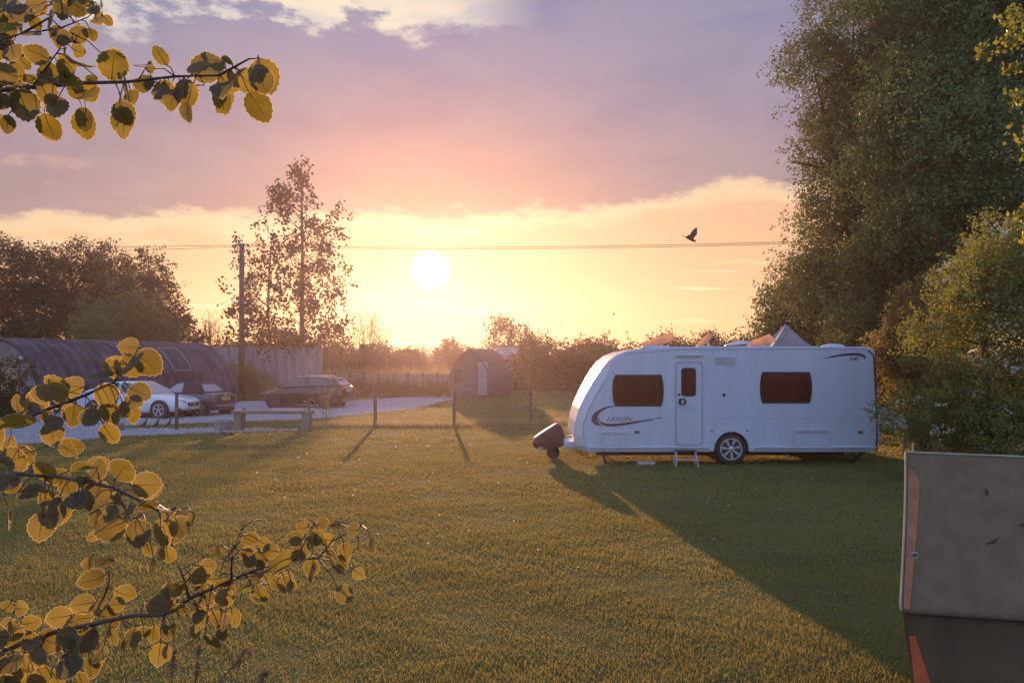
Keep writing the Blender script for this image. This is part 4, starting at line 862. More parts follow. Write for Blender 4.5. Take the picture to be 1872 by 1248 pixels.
# ------------------------------------------------------------------ canvas tent, close by
def tent():
    rA, eA = at(1654, 826, 4.6), at(1648, 1117, 4.0); d = Vector((.93, -.36, 0)).normalized()
    base = Vector((eA.x, eA.y, 0)); rz = math.atan2(d.y, d.x); root = thing('canvas_tent', 'grey canvas ridge tent with faded orange stripes at its corner', 'tent', tuple(base), rz)
    inv = Matrix.Rotation(-rz, 3, 'Z'); lo = lambda v: inv @ (v - base)
    r0, e0 = lo(rA), lo(eA); L = 2.6; N, K = 40, 24
    r1 = r0 + Vector((L, 0, .00)); e1 = e0 + Vector((L, .0, .12)); rn = random.Random(4)
    def surf(a0, a1, b0, b1, wav, name, m):
        vs = []
        for i in range(K + 1):
            t = i / K
            for j in range(N + 1):
                s = j / N; p = a0.lerp(a1, s).lerp(b0.lerp(b1, s), t)
                p.y += wav * (math.sin(s * 23 + 1.3 * t) * .5 * math.exp(-s * 5) + .35 * math.sin(s * 5 + t * 3)) * math.sin(math.pi * t) - .012 * math.sin(math.pi * s)
                p.x += .010 * math.sin(t * 3.1 + .5) * (1 - s) * (1 if t < 1 else 0)
                vs.append(p)
        o = MB().add(vs, [(i * (N + 1) + j, i * (N + 1) + j + 1, (i + 1) * (N + 1) + j + 1, (i + 1) * (N + 1) + j) for i in range(K) for j in range(N)]).build(name, m, root, smooth=True, fix=False)
        sd = o.modifiers.new('thick', 'SOLIDIFY'); sd.thickness = .004; sd.offset = 0; return o, vs
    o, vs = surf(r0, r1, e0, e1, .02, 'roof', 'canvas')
    w0, w1 = e0 + Vector((.03, -.03, 0)), e1 + Vector((0, -.03, 0)); w0.z -= .003; w1.z -= .003
    g0, g1 = Vector((e0.x + .07, e0.y - .09, .01)), Vector((e1.x + .05, e1.y - .09, .01))
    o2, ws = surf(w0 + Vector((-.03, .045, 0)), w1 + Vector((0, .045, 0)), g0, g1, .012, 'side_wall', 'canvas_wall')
    # far slope and gable so that it is a whole tent
    bk0, bk1 = Vector((r0.x * 2 - e0.x + .1, r0.y * 2 - e0.y, e0.z)), Vector((r1.x + .2, r1.y * 2 - e1.y, e1.z))
    surf(r0 + Vector((0, .012, 0)), r1 + Vector((0, .012, 0)), bk0, bk1, .015, 'far_slope', 'canvas')
    MB().add([r0 + Vector((.012, .006, -.01)), e0 + Vector((.015, .012, -.005)), g0 + Vector((.02, .06, 0)), Vector((bk0.x + .05, bk0.y + .03, .01)), bk0 + Vector((.012, -.012, -.005))], [(0, 1, 2, 3, 4)]).build('gable', 'canvas_wall', root)
    # hems
    MB().tube([v - Vector((0, .004, 0)) for v in vs[:N + 1]], .007, 6).build('ridge_hem', 'canvas_hem', root, smooth=True)
    MB().tube([vs[i * (N + 1)] + Vector((-.002, -.003, 0)) for i in range(K + 1)], .006, 6).build('corner_hem', 'canvas_hem', root, smooth=True)
    MB().tube([v - Vector((0, .006, .002)) for v in vs[-N - 1:]], .006, 6).build('eave_seam', 'canvas_wall', root, smooth=True)
    # printed stripes, eyelet
    def onroof(s, t):      # s metres along the ridge, t 0..1 ridge to eave
        S = s / L * N; j = min(int(S), N - 1); f = S - j; T = t * K; i = min(int(T), K - 1); h = T - i
        g = lambda a, b: vs[a * (N + 1) + b]
        return g(i, j).lerp(g(i, j + 1), f).lerp(g(i + 1, j).lerp(g(i + 1, j + 1), f), h) + Vector((-.0005, -.006, .003))
    nrm = []
    m = MB(); T = np.linspace(.115, .985, 22); a, b = [], []
    for t in T:
        wdt = .056 * min(1, ((t - .112) / .10)) ** .5 * (1 - .55 * max(0, (t - .22) / .76)); a.append(onroof(.012, t)); b.append(onroof(.018 + wdt, t))
    n = len(a); m.add(a + b, [(i, i + 1, n + i + 1, n + i) for i in range(n - 1)]); m.build('stripe', 'stripe_pink', root, fix=False)
    def onwall(s, t):
        S = s / L * N; j = min(int(S), N - 1); f = S - j; T = t * K; i = min(int(T), K - 1); h = T - i
        g = lambda a, b: ws[a * (N + 1) + b]
        return g(i, j).lerp(g(i, j + 1), f).lerp(g(i + 1, j).lerp(g(i + 1, j + 1), f), h) + Vector((0, -.007, 0))
    m = MB(); T = np.linspace(.15, .95, 16); a = [onwall(.015, t) for t in T]; b = [onwall(.045 + .16 * (t - .15), t) for t in T]; m.add(a + b, [(i, i + 1, n2 + i + 1, n2 + i) for n2 in (len(a),) for i in range(n2 - 1)]); m.build('stripe', 'stripe_orange', root, fix=False)
    ey = onroof(.055, .68); ez = MB().tube([ey + Vector((.016 * math.cos(q), -.004, .016 * math.sin(q))) for q in np.linspace(0, 6.283, 17)], .005, 6).build('eyelet', 'steel', root, smooth=True)
    MB().tube([r0 + Vector((.045, .01, -.3)), r0 + Vector((.045, .01, .05))], .006, 6).build('pole_tip', 'canvas_hem', root)
    gl = MB().tube([g0 + Vector((.0, -.02, .45)), Vector((g0.x - .16, g0.y - .10, .0))], .004, 5).build('guy_line', 'canvas_hem', root)
    # twig bits caught on the canvas
    M4 = Matrix.Translation(base) @ Matrix.Rotation(rz, 4, 'Z')
    for (s, t, pts, lab) in ((.40, .25, [(0, .02), (.004, 0), (.012, -.012), (-.006, -.02)], 'small dark twig scrap highest on the tent canvas'), (.58, .47, [(-.035, .012), (-.01, .016), (.015, .006), (.022, -.012)], 'curled dark twig scrap on the tent canvas'), (.42, .56, [(-.03, -.02), (-.005, -.008), (.02, .010), (.032, .026)], 'slanting dark twig scrap lowest on the tent canvas')):
        c = onroof(s, t) + Vector((0, -.004, 0)); o = MB().tube([M4 @ (c + Vector((x, -.003 - abs(z) * .2, z))) for x, z in pts], [.004, .007, .006, .002], 6).build('twig_scrap', 'aspen_twig', smooth=True); tag(o, lab, 'twig', 'scraps stuck on the tent')
tent()

# ------------------------------------------------------------------ trees and hedges
def B(px, py, Y, rx, rz, ry=None):       # crown lobe from picture position and metres
    v = at(px, py, Y); return (v.x, v.y, v.z, rx, ry or rx * .9, rz)
def loc(base, bl): return [(b[0] - base[0], b[1] - base[1], b[2], b[3], b[4], b[5]) for b in bl]
def T(name, label, px, Y, lobes, leaf, *a, cat='tree', **k):
    base = ((px - CX) / FPX * Y, Y, 0); bl = [B(q[0], q[1], Y + (q[4] if len(q) > 4 else 0), q[2] * Y / FPX, q[3] * Y / FPX) for q in lobes]
    return tree(name, label, cat, base, loc(base, bl), leaf, *a, **k)
# tall screen on the caravan's far side (lobe sizes in photo pixels)
T('willow_tree', 'tall willow leaning out over the sky beyond the caravan', 1570, 24, [(1455, 520, 42, 60), (1580, 60, 105, 95), (1485, 120, 58, 62), (1540, 220, 70, 75), (1600, 250, 100, 110), (1545, 350, 70, 75), (1600, 420, 110, 110), (1510, 440, 60, 60), (1530, 540, 85, 75), (1620, 560, 100, 90), (1690, 100, 120, 130)], 'leaf_willow', 7400, 24, .115, .75, .15, 1, trunk_r=.32, limbs=16, gaps=26, elong=2.6, droop=.1)
T('bushy_tree', 'dense dark leafy tree rising straight behind the caravan tail', 1480, 27, [(1470, 540, 50, 60), (1480, 600, 60, 50), (1530, 600, 75, 70), (1455, 630, 50, 40), (1600, 640, 90, 60)], 'leaf_willow', 2300, 24, .11, .6, .15, 2, trunk_r=.2, limbs=10, gaps=10)
T('ash_tree', 'huge bluish green ash tree topping the screen of trees', 1740, 19.5, [(1700, -20, 130, 110), (1790, 60, 150, 150), (1680, 140, 100, 110), (1760, 250, 150, 130), (1690, 330, 110, 110), (1850, 300, 150, 150), (1740, 430, 130, 110), (1850, 480, 140, 120), (1880, 110, 140, 150)], 'leaf_ash', 7000, 26, .105, .6, .15, 3, trunk_r=.34, limbs=16, gaps=14, elong=2.2)
T('elder_bush', 'golden tinged bush at the front of the tree screen above the caravan tail', 1690, 18, [(1700, 560, 65, 55), (1660, 620, 60, 60), (1730, 600, 60, 70), (1665, 700, 50, 70), (1640, 660, 40, 60)], 'leaf_gold', 1300, 24, .075, .35, .09, 4, trunk_r=.1, limbs=8, cat='bush', gaps=6)
T('field_maple', 'mid green maple bush between the ash and the caravan roof', 1560, 21, [(1570, 560, 70, 80), (1620, 500, 70, 80), (1600, 640, 80, 80), (1650, 580, 60, 90), (1630, 720, 50, 60)], 'leaf_willow', 1700, 24, .085, .45, .11, 5, trunk_r=.12, limbs=9, cat='bush', gaps=8)
def hawthorn(px, Y, lobes, seed, lab, n, nb):
    root = T('hawthorn_bush', lab, px, Y, lobes, 'leaf_hawthorn', n, 26, .058, .30, .075, seed, cat='bush', trunk_r=.10, limbs=8, gaps=8, group='hawthorns along the lawn edge')
    rng = np.random.default_rng(seed + 50); base = ((px - CX) / FPX * Y, Y, 0)
    bl = loc(base, [B(q[0], q[1], Y + (q[4] if len(q) > 4 else 0), q[2] * Y / FPX, q[3] * Y / FPX) for q in lobes])
    c = crown_points(bl, nb, 1, .25, .02, rng, shell=.95, sub=False); c = c[(c[:, 1] < .2) & (c[:, 2] > .2)]
    # sprays of blossom: clusters along arching twigs
    P = []
    for q in c[::3]:
        d = unit(rng.normal(size=(1, 3)))[0]; d[2] = -abs(d[2]) * .4
        for t in range(7): P.append(q + d * t * .075 + rng.normal(0, .03, 3) + np.array([0, -.06, 0]))
    P = np.array(P); P = np.repeat(P, 7, 0) + rng.normal(0, .020, (len(P) * 7, 3))
    raw_mesh('blossom', leaf_quads(P, .026, rng, 1.1), 4, 'blossom', root)
hawthorn(1800, 13.5, [(1850, 500, 120, 90), (1795, 560, 80, 80), (1785, 620, 85, 100), (1850, 580, 110, 110), (1745, 720, 60, 80), (1800, 740, 110, 90), (1890, 700, 110, 130), (1735, 790, 45, 40), (1880, 800, 110, 60)], 6, 'tall hawthorn thick with white blossom above the canvas tent', 3400, 460)
hawthorn(1695, 18.7, [(1695, 690, 45, 65), (1685, 745, 40, 50), (1725, 755, 50, 50), (1700, 780, 50, 28)], 7, 'small hawthorn with few blossoms just past the caravan tail', 1500, 110)
# overhanging lime green sprigs of a nearer tree, out past the picture edge
def lime():
    base = Vector((5.9, 7.0, 0)); root = thing('sycamore_tree', 'sycamore with lime green young leaves reaching in above the hawthorn', 'tree', tuple(base)); rng = np.random.default_rng(9)
    t = MB(); t.tube([(0, 0, -.1), (.05, 0, 2), (0, .1, 4.2), (.1, 0, 6.5)], [.16, .13, .10, .04], 8); P = []
    for px, py, sp in ((1798, 95, .035), (1850, 30, .06), (1858, 70, .06), (1852, 125, .04), (1864, 178, .05), (1885, 50, .10), (1868, 392, .04), (1890, 250, .08), (1892, 430, .07)):
        c = at(px, py, 7.0) - base; s = Vector((.03, 0, max(1.2, c.z - .5))); t.tube([s, s.lerp(c, .5) + Vector((0, 0, .12)), c], [.025, .014, .005], 5)
        P.append(rng.normal(0, 1, (int(70 * sp / .05), 3)) * sp + np.array(c))
    P.append(rng.normal(0, 1, (900, 3)) * np.array([.28, .4, .8]) + np.array([.95, 0, 4.6]))
    raw_mesh('crown', leaf_quads(np.concatenate(P), .052, rng, 1.4), 4, 'leaf_lime', root); t.build('trunk', 'bark', root, smooth=True, fix=False)
lime()
# hedge across the middle distance: separate shrubs
HB = [(960, 57, 640, 50, 62), (1010, 56, 636, 52, 62), (1062, 55, 634, 52, 66), (1115, 54, 636, 52, 66), (1165, 52, 640, 52, 60), (1215, 50, 634, 50, 64), (1262, 48, 632, 50, 66), (1312, 45, 632, 52, 66), (1365, 42, 628, 52, 66), (1418, 39, 624, 54, 70)]
HL = ['beside the pale building', 'second from the pale building', 'above the fence post line', 'with one tall spire', 'left of the caravan nose', 'over the caravan front window', 'over the caravan door', 'under the flying bird', 'behind the awning tent', 'meeting the tall willow']
for i, (px, Y, py, rx, rz) in enumerate(HB):
    rdm = random.Random(i); lob = [(px, py + 34, rx, rz * .62), (px - 18, py + 62, rx, 54), (px + 20, py + 58, rx, 54), (px + rdm.uniform(-15, 15), py + 6, 24, 26), (px + rdm.uniform(-20, 20), py + 6, 10, 34)]
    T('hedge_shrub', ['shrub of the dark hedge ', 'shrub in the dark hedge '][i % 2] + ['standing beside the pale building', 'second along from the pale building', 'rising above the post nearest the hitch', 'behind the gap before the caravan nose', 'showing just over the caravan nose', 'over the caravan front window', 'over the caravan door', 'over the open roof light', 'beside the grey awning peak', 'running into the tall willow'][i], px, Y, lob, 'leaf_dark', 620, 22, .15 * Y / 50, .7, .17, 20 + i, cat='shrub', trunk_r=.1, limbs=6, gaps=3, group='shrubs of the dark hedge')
# rounded bushes beyond the board fence
for i, (px, Y, py, rx, rz, lab) in enumerate([(610, 58, 640, 62, 30, 'rounded bush beyond the fence under the poplar'), (690, 60, 642, 62, 28, 'broad rounded bush left of the setting sun'), (745, 66, 650, 36, 26, 'low rounded bush nearly under the sun'), (824, 88, 640, 34, 26, 'distant domed tree to one side of the pod roof'), (872, 84, 648, 32, 26, 'distant low tree just behind the pod roof')]):
    T('rounded_bush', lab, px, Y, [(px, py + 12, rx, rz), (px - rx * .4, py + 30, rx * .8, rz), (px + rx * .4, py + 30, rx * .8, rz), (px, py + 55, rx, 36)], 'leaf_dark', 620, 22, .17 * Y / 60, .5, .16, 40 + i, cat='bush', trunk_r=.1, limbs=5, group='rounded bushes beyond the fence')
T('round_tree', 'loose round tree on the skyline above the pale building', 928, 78, [(928, 622, 42, 36), (905, 645, 30, 26), (955, 640, 36, 30), (930, 670, 50, 40)], 'leaf_poplar', 420, 16, .26, 1.0, .3, 46, trunk_r=.16, limbs=14, up=.5, gaps=6)
# far-off wood closing the horizon
rng = np.random.default_rng(77); P = []
for k in range(150):
    a = k / 149; x = -190 + 380 * a; h = 3.5 + 2.0 * math.sin(k * 1.7) * math.sin(k * .6) + 1.2 * rng.random(); n = 260
    q = unit(rng.normal(size=(n, 3))) * rng.random((n, 1)) ** .4; P.append(q * np.array([3.4, 2.5, h * .5]) + np.array([x, 150 + 6 * math.sin(k), h * .5]))
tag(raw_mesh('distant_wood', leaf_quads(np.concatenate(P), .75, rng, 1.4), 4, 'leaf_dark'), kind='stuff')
# dark trees behind the hut
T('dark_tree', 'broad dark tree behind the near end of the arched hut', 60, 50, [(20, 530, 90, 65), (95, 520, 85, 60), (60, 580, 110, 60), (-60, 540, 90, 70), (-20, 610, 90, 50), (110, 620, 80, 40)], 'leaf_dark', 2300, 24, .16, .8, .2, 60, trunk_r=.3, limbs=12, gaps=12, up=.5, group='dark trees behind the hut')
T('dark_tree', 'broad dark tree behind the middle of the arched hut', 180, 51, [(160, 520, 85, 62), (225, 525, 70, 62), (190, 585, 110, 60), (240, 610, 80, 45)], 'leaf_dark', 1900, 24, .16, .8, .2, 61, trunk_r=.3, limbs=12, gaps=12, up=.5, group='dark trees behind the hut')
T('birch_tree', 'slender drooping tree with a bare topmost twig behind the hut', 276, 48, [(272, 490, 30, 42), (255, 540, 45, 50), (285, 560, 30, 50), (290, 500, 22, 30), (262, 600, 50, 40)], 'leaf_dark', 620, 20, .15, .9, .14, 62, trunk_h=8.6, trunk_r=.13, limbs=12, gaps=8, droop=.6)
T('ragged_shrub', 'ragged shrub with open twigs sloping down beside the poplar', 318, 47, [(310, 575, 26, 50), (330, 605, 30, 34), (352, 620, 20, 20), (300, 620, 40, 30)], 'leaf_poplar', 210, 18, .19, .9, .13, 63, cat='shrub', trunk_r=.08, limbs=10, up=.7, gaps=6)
T('pale_shrub', 'olive shrub growing in front of the dark trees over the hut roof', 215, 45, [(190, 590, 60, 40), (240, 580, 60, 45), (160, 610, 40, 30), (285, 615, 50, 34), (215, 630, 90, 40)], 'leaf_willow', 1100, 22, .12, .6, .13, 64, cat='shrub', trunk_r=.1, limbs=8, gaps=4, up=.6)
# sparse poplar, two stems, leaves in loose clumps against the sunset
def poplar():
    Y = 46; k = Y / FPX; base = at(551, 661, Y); base.z = 0; root = thing('poplar_tree', 'tall sparse poplar with scattered leaves against the sunset', 'tree', tuple(base)); rng = np.random.default_rng(70); rd = random.Random(70)
    P = lambda px, py, dy=0: at(px, py, Y + dy) - base
    t = MB(); tr = [(551, 728), (551, 640), (552, 560), (553, 480), (552, 400), (551, 340), (551, 295)]
    t.tube([P(*q) for q in tr], [.20, .16, .13, .10, .07, .045, .02], 8)
    t2 = [(497, 728), (493, 640), (490, 570), (492, 500), (497, 440)]; t.tube([P(*q, .6) for q in t2], [.12, .09, .07, .05, .02], 7)
    env = [(300, 16), (340, 42), (380, 75), (420, 95), (470, 108), (520, 118), (560, 130), (600, 135), (625, 120)]
    def halfw(py): return np.interp(py, [e[0] for e in env], [e[1] for e in env])
    C_ = []
    for i in range(400):
        py = 305 + 335 * rd.random() ** .62; hw = halfw(py); a = rd.random() * 6.283; rr = (rd.random() ** .55) * hw * rd.uniform(.8, 1.12)
        cx = 548 - 22 * min(1, max(0, (py - 380) / 120)); ex = cx + rr * math.cos(a); dy = rr * math.sin(a) * k
        if math.sin(ex * .085 + py * .03) * math.sin(py * .06 - ex * .04) > .42: continue
        e = P(ex, py, dy)
        if i % 2 == 0:
            lft = ex < 515 and py > 450; s = P(494 if lft else 552, min(py + 18 + rr * .45, 690), .6 if lft else 0)
            m = s.lerp(e, .55) + Vector((0, 0, -.04 * (e - s).length)); t.tube([s, m, e], [.026, .015, .005], 4)
        for j in range(rd.randint(1, 3)):
            d = np.array([rd.gauss(0, .22), rd.gauss(0, .22), rd.gauss(0, .26)]); nn = rd.randint(8, 18)
            C_.append(rng.normal(0, 1, (nn, 3)) * np.array([.15, .15, .19]) + np.array(e) + d)
    for i in range(26): C_.append(rng.normal(0, 1, (rd.randint(4, 9), 3)) * .16 + np.array(P(551 + rd.gauss(0, 9), 292 + 50 * rd.random(), rd.gauss(0, .3))))
    raw_mesh('crown', leaf_quads(np.concatenate(C_), .20, rng, 1.35), 4, 'leaf_poplar', root); t.build('trunk', 'bark', root, smooth=True, fix=False)
poplar()
def bare_bush(px, Y, hpx, wpx, lab, seed, n=40):
    k = Y / FPX; base = at(px, 661, Y); base.z = 0; root = thing('bare_shrub', lab, 'shrub', tuple(base), 0, 'leafless shrubs by the poplar'); rd = random.Random(seed); t = MB(); P_ = []
    for i in range(n):
        a = rd.uniform(-1, 1); d = rd.uniform(-1, 1); top = CAMH + hpx * k * rd.uniform(.55, 1.0) * (1 - .35 * a * a); s = Vector((rd.uniform(-.2, .2), rd.uniform(-.2, .2), .0)); e = Vector((a * wpx * k, d * wpx * k * .6, top)); m = s.lerp(e, .5) + Vector((-a * .25, 0, .3))
        t.tube([s, m, e], [.035, .02, .006], 4)
        for j in range(4):
            f = rd.uniform(.3, .95); b = m.lerp(e, f); c = b + Vector((rd.uniform(-.6, .6), rd.uniform(-.4, .4), rd.uniform(.2, .8))); t.tube([b, b.lerp(c, .5) + Vector((0, 0, .06)), c], [.012, .009, .004], 3); P_.append(tuple(c))
    t.build('stems', 'bark', root, smooth=True, fix=False); rng = np.random.default_rng(seed)
    raw_mesh('foliage', leaf_quads(np.repeat(np.array(P_), 2, 0) + rng.normal(0, .12, (len(P_) * 2, 3)), .10, rng), 4, 'leaf_poplar', root)
bare_bush(672, 50, 104, 46, 'leafless fan-shaped shrub between poplar and sun', 81)
bare_bush(388, 49, 88, 30, 'leafless shrub between the hut and the pole', 82, 34)
bare_bush(770, 78, 34, 12, 'small leafless shrub right under the sun', 83, 20)
T('low_bush', 'dense dome of bush under the poplar above the tall fence', 500, 49, [(500, 625, 42, 28), (470, 650, 50, 30), (540, 650, 60, 24), (430, 650, 50, 26)], 'leaf_dark', 900, 22, .13, .4, .12, 66, cat='bush', trunk_r=.08, limbs=5)
# plants at the foot of the fences
for i, (px, Y, lob, lab) in enumerate([(468, 41.5, [(465, 700, 26, 34), (445, 690, 20, 24), (490, 715, 24, 22)], 'straggly bush against the tall grey fence'), (652, 45, [(650, 715, 24, 14), (690, 716, 30, 12)], 'low weeds bush at the foot of the board fence'), (760, 45.3, [(745, 716, 24, 10), (795, 716, 26, 10)], 'low weeds bush beside the camping pod corner')]):
    T('fence_bush', lab, px, Y, lob, ['leaf_gold', 'leaf_dark', 'leaf_dark'][i], 260, 20, .10, .45, .12, 90 + i, cat='bush', trunk_r=.04, limbs=6, up=.7, group='bushes at the foot of the fences')
T('young_shrub', 'young open shrub in front of the black car', 597, 26, [(598, 735, 16, 20), (592, 752, 12, 16)], 'leaf_gold', 60, 10, .045, .22, .05, 96, cat='shrub', trunk_h=1.0, trunk_r=.014, limbs=8, up=.6)
T('clipped_conifer', 'clipped dark conifer in front of the hut gable', -5, 27, [(-20, 735, 80, 55), (30, 735, 40, 52), (-20, 760, 85, 40)], 'leaf_dark', 1500, 24, .07, .25, .05, 97, cat='hedge', trunk_r=.1, limbs=4, up=1.2)

# ------------------------------------------------------------------ aspen close to the viewer
TOP = "1610,465,200 1580,650,190 1600,490,150d 1500,490,150 1370,525,185d 1355,610,160 1250,420,215d 1300,375,150 1390,370,75s 1210,525,80s 1010,570,150 1130,570,165d 1060,600,150 985,560,130d 1140,690,110v 985,340,120 920,420,60 880,510,130 690,395,190d 880,405,110s 760,750,190 755,690,140d 800,600,120 760,540,150v 515,760,170 515,730,140v 540,580,160d 470,560,110 305,775,165d 150,640,180d 100,600,150 280,570,150d 345,640,150 310,460,150 400,420,120d 520,410,130s 430,490,140s 480,315,95 225,330,140 400,330,80v 80,320,150d 30,450,150d 100,440,120 50,760,110 15,620,110 375,225,120d 350,250,90 480,215,120d 560,210,80 655,125,70 315,115,150 470,40,130 590,120,90d 575,60,80 180,200,130s 50,170,160d 130,80,150 240,40,140d 380,60,110v 30,60,160d 200,100,120 60,20,130d 340,10,120d 620,40,70v 190,490,80s 140,380,100 210,140,90 -40,300,160 -30,120,170d -60,480,150 -40,600,150d -50,740,140 20,260,120 430,-10,110 530,10,90 100,540,120 250,520,90d 560,480,70s"
SEC = "455,65,78 520,120,100 470,125,105d 395,140,78 355,165,85s 255,205,85 195,215,105d 375,235,82 490,225,82 475,255,62d 440,285,60 465,300,65 260,305,75 315,310,85d 385,300,80d 385,370,75 185,370,80 245,425,85d 190,330,65d 130,260,75d 150,230,70 60,265,58 110,290,65 60,335,120s 150,300,75d 30,420,85 40,470,110d 10,500,85d 75,450,85 -30,380,110d -20,460,90"
THI = "155,500,95d 105,570,85s 210,530,85d 300,485,85s 345,495,80 425,505,100 515,550,100 240,560,62 160,595,65 145,695,95 200,645,105 265,600,75d 340,590,105d 300,540,75d 410,600,52 390,650,62 340,665,60v 390,700,110d 450,645,65d 480,720,95 570,720,95 595,640,90 600,700,65d 635,700,85 525,620,70s 660,700,55v 525,780,45 590,795,65 535,840,65v 675,675,50v 330,730,45 28,670,75v 20,545,90d -30,520,100"
FOU = "310,825,45v 370,815,65s 325,885,85 290,970,78 210,1015,82 440,935,70 380,1020,95d 290,1020,85d 410,970,65 590,920,85d 620,915,70 560,970,95s 630,990,55v 675,870,60 690,1015,55d 25,980,55 70,985,55 110,1035,60 50,1060,85d 105,1100,65 60,1100,75d 20,1050,65 170,1100,95d 240,1090,85d 300,1100,95d 250,1130,85d 320,1190,75 460,1090,75d 505,1070,50 540,1075,55 585,1070,55 615,1080,50v 560,1145,75 240,1190,95d 30,1180,95d 90,1200,105d 150,1220,65 200,1230,65 10,1220,65 350,1150,65d 130,1160,65 400,1080,65 185,1040,60 350,975,60 -20,1090,90d -30,1180,100d 120,1245,80d 290,1240,70 60,1240,80"
RIG = "510,205,85 605,185,50s 565,310,105 655,330,90 550,430,140d 620,440,130 760,450,195d 860,300,115 970,330,130d 1035,200,95 905,230,85 950,175,45 1050,320,110d 1140,210,110s 1240,245,105 1185,385,110 1165,455,100d 1145,510,55 1275,530,82 1180,665,125 1355,345,115d 1275,340,80v 970,520,140d 800,600,125d 740,590,100 840,610,80 680,540,95 630,660,135d 525,620,100s 600,550,90s 430,390,75 350,390,80v 290,480,115 240,545,125d 320,560,85 380,490,85v 400,590,140s 430,620,85 400,690,125d 240,640,85 280,690,125d 100,770,110d 240,820,115d 340,820,105 400,850,105d 450,820,110 315,975,135d 380,930,85 200,910,85 30,190,155 60,260,150 20,650,130 20,1050,95 60,900,80v 1000,290,90d 1090,400,70 700,380,110d 480,350,110 900,380,120d"
def leafset(txt, sc, ox, oy):
    out = []
    for w_ in txt.split():
        f = w_[-1] if w_[-1] in 'dsv' else ''; a, b, c = (float(q) for q in w_.rstrip('dsv').split(',')); out.append((ox + a / sc, oy + b / sc, c / sc, f))
    return out
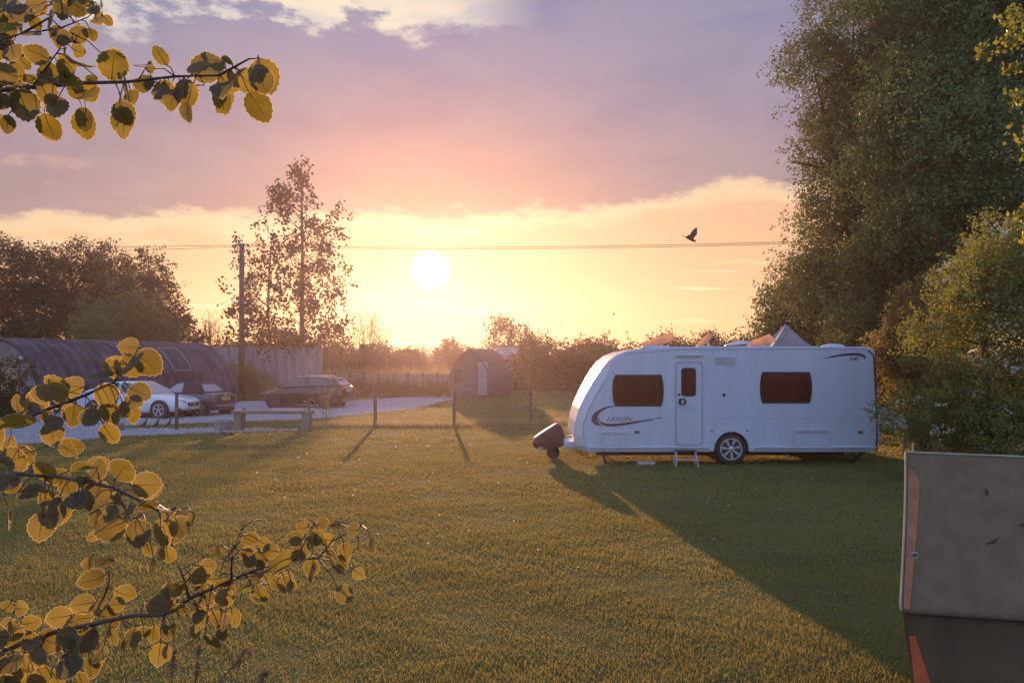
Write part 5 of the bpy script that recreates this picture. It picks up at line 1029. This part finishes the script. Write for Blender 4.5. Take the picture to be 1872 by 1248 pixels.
def aspen():
    base = Vector((-1.75, 1.5, 0)); root = thing('aspen_tree', 'young aspen with round toothed leaves glowing yellow against the sun', 'tree', tuple(base)); rng = np.random.default_rng(5); rd = random.Random(5)
    MB().tube([(0, 0, -.1), (.03, 0, 1.0), (0, .03, 2.0), (.02, 0, 3.4)], [.06, .05, .04, .015], 8).build('trunk', 'bark', root, smooth=True)
    SPECS = [(1.28, leafset(TOP, 3.343, 0, 0), [[(-330, 260), (-60, 176), (0, 165), (60, 160), (150, 152), (230, 150), (320, 140), (400, 138), (415, 130)], [(400, 138), (455, 108), (476, 107)], [(-330, 200), (-60, 90), (40, 62), (110, 52), (160, 32), (185, 12)], [(40, 62), (95, 30), (120, -20)], [(60, 160), (95, 110), (130, 60)]]),
             (1.38, leafset(SEC, 1.925, 0, 600), [[(-420, 900), (-60, 806), (0, 781), (39, 766), (156, 722), (208, 699), (234, 667), (255, 636)], [(-420, 930), (-40, 850), (0, 838), (60, 825)]]),
             (1.22, leafset(THI, 1.925, 0, 600), [[(-480, 980), (-50, 866), (26, 865), (104, 870), (208, 891), (249, 912), (286, 932), (332, 930)], [(208, 891), (240, 950), (262, 940)]]),
             (1.32, leafset(FOU, 1.925, 0, 600) + leafset(RIG, 3.586, 300, 900), [[(-430, 1300), (-60, 1216), (0, 1190), (100, 1155), (240, 1125), (300, 1123), (350, 1092), (423, 1059), (467, 1042), (537, 1023), (582, 1020), (607, 989), (662, 960)], [(346, 1092), (330, 1040), (317, 1010)], [(180, 1125), (200, 1060), (198, 1020)], [(423, 1059), (424, 1010), (440, 970)], [(537, 1023), (560, 985), (575, 960)], [(60, 1170), (40, 1120), (20, 1100)]])]
    for Y, leaves, polys in SPECS:
        br = MB(); segs = []
        for pi, pl in enumerate(polys):
            pts = [at(a, b, Y + .012 * math.sin(i * 1.3 + pi)) - base for i, (a, b) in enumerate(pl)]
            if pi == 0: pts[0] = Vector((.02, 0, max(.55, pts[0].z)))
            r0 = .0050 if pi == 0 else .0024; n = len(pts); rads = [r0 * (1 - .78 * i / (n - 1)) for i in range(n)]; br.tube(pts, rads, 6)
            for a, b in zip(pts[:-1], pts[1:]):
                for f in (0, .25, .5, .75, 1): segs.append(a.lerp(b, f))
        lv, lf, mi = [], [], []; pet = MB()
        def add_leaf(px, py, dpx, flag, dy):
            yy = Y + dy; c = at(px, py, yy) - base; r = dpx / 2 * yy / FPX * 1.02
            near_ = min(segs, key=lambda q: (q - c).length + (0.03 if q.z < c.z - .005 else 0))
            ax = (c - near_); ax.y *= .2; ax = ax.normalized() if ax.length > .004 else Vector((rd.uniform(-.4, .4), 0, -1)).normalized()
            if flag == 'v': ax = Vector((rd.uniform(-.25, .25), 0, -1)).normalized(); tilt = rd.choice((-1, 1)) * rd.uniform(66, 76); pit = 0
            elif flag == 's': ax = Vector((rd.choice((-1, 1)), 0, rd.uniform(-.5, .1))).normalized(); tilt = rd.choice((-1, 1)) * rd.uniform(58, 68); pit = 0
            elif flag == 'd': tilt = rd.uniform(-34, 34); pit = rd.choice((-1, 1)) * rd.uniform(22, 42)
            else: tilt = rd.uniform(-24, 24); pit = rd.uniform(-24, 24)
            sd = ax.cross(Vector((0, 1, 0))).normalized(); nr = sd.cross(ax).normalized()
            rot = Matrix.Rotation(R(tilt), 3, ax) @ Matrix.Rotation(R(pit), 3, sd); a2, s2, n2 = rot @ ax, rot @ sd, rot @ nr
            k0 = len(lv); NT = 30; asp = rd.uniform(.84, 1.03); cup = rd.uniform(-.26, .26); cur = rd.uniform(-.24, .24); fold = rd.uniform(0, .14)
            def Pt(u, w):   # u along axis -1..1, w across
                return c + a2 * (u * r) + s2 * (w * r * (1.0 if flag not in 'sv' or not flag else 1.0)) + n2 * (r * (cup * (w * w) + fold * abs(w) + cur * u * u + .03 * math.sin(5 * u + 3 * w)))
            rings = [0.0, .5, .968, 1.0]; lv.append(Pt(0, 0))
            for q in rings[1:]:
                for t in range(NT):
                    th = 2 * math.pi * t / NT; rr = 1.0
                    if q > .9: rr = 1.0 + (.045 if t % 2 == 0 else -.045)
                    u, w = math.cos(th), math.sin(th); 
                    tip = .13 * max(0, u) ** 10; wide = asp - .06 * u - .05 * max(0, -u) ** 6
                    lv.append(Pt(q * rr * (u + (tip if q > .9 else 0)), q * rr * w * wide))
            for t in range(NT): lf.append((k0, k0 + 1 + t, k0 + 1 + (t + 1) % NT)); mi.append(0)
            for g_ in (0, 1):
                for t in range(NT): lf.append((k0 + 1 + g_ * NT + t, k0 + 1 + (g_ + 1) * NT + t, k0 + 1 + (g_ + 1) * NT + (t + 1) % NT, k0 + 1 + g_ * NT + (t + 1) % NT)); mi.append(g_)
            b0 = Pt(-.97, 0); mid = near_.lerp(b0, .55) + Vector((0, 0, .006)); pet.tube([near_, mid, b0], [.0011, .0009, .0008], 4)
            pet.tube([b0 - n2 * .0009, Pt(-.3, 0) - n2 * .0012, Pt(.75, 0) - n2 * .0009], [.0008, .0006, .0003], 3)
        for (px, py, dp, fl) in leaves:
            dy = rd.uniform(-.05, .05)
            if fl == 'd': dy -= .02
            add_leaf(px, py, dp, fl, dy)
            if (fl == 'd' and rd.random() < .85) or (fl == '' and rd.random() < .30): add_leaf(px + rd.uniform(-6, 6) , py + rd.uniform(-8, 4), dp * rd.uniform(.8, .95), '', dy + rd.uniform(.04, .07))  # extra hidden leaf added on the sun side to shade the one in front
        o = br.build('branch', 'aspen_twig', root, smooth=True, fix=False)
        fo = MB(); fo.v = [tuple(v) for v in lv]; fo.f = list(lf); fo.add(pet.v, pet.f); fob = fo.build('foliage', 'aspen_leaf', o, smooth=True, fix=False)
        fob.data.materials.append(MT['leaf_rim_light']); fob.data.materials.append(MT['aspen_twig']); fob.data.polygons.foreach_set('material_index', mi + [2] * len(pet.f))
aspen()
# a few stalks of seeding weed at the foot of the picture
def weed(px0, py0, px1, py1, Y, lab, seed):
    a, b = at(px0, py0, Y), at(px1, py1, Y); g0 = Vector((a.x - (b.x - a.x) * .6, Y, 0)); root = thing('seeding_weed', lab, 'weed', tuple(g0), 0, 'seeding weeds under the aspen'); rd = random.Random(seed); rng = np.random.default_rng(seed)
    a, b = a - g0, b - g0; MB().tube([Vector((0, 0, -.02)), a.lerp(Vector((0, 0, 0)), .4) + Vector((-.01, 0, .02)), a, b], [.006, .005, .004, .0015], 6).build('stem', 'weed_stem', root, smooth=True)
    P = np.array([tuple(a.lerp(b, rd.uniform(.25, 1.02))) for _ in range(90)]) + rng.normal(0, .009, (90, 3)); raw_mesh('seed_head', leaf_quads(P, .022, rng, 2.4), 4, 'weed_stem', root)
    P = np.array([tuple(Vector((0, 0, .02)).lerp(a, rd.random() * .8)) for _ in range(14)]); d = rng.normal(0, .07, (14, 3)); d[:, 2] = np.abs(d[:, 2]) + .06
    s = np.cross(d, rng.normal(size=(14, 3))); s = unit(s) * .008
    raw_mesh('leaves', np.stack([P - s * .6, P + d * .5 + s, P + d, P + d * .5 - s], 1).reshape(-1, 3), 4, 'grass_blade', root)
weed(398, 1248, 458, 1182, 2.6, 'slanting brown seed stalk leaning away from the aspen', 1)
weed(470, 1255, 488, 1226, 2.7, 'shortest reddish weed tip out on the lawn', 2)
weed(314, 1250, 318, 1192, 2.5, 'upright brown weed stalk under the aspen leaves', 3)
weed(356, 1250, 366, 1176, 2.6, 'thin green weed stalk between the other stalks', 4)

# ------------------------------------------------------------------ evening haze
hz = MB().box((0, 48.5, 7.6), (484, 261, 17.2)).build('haze', 'wire'); hz.data.materials.clear()
hm = bpy.data.materials.new('haze_air'); hm.use_nodes = True; t = hm.node_tree; t.nodes.clear(); po = t.nodes.new('ShaderNodeOutputMaterial'); pv = t.nodes.new('ShaderNodeVolumePrincipled')
pv.inputs['Color'].default_value = (0.98, 0.74, 0.80, 1); pv.inputs['Density'].default_value = 0.00072; pv.inputs['Anisotropy'].default_value = 0.74
t.links.new(pv.outputs[0], po.inputs['Volume']); hz.data.materials.append(hm); tag(hz, kind='stuff')
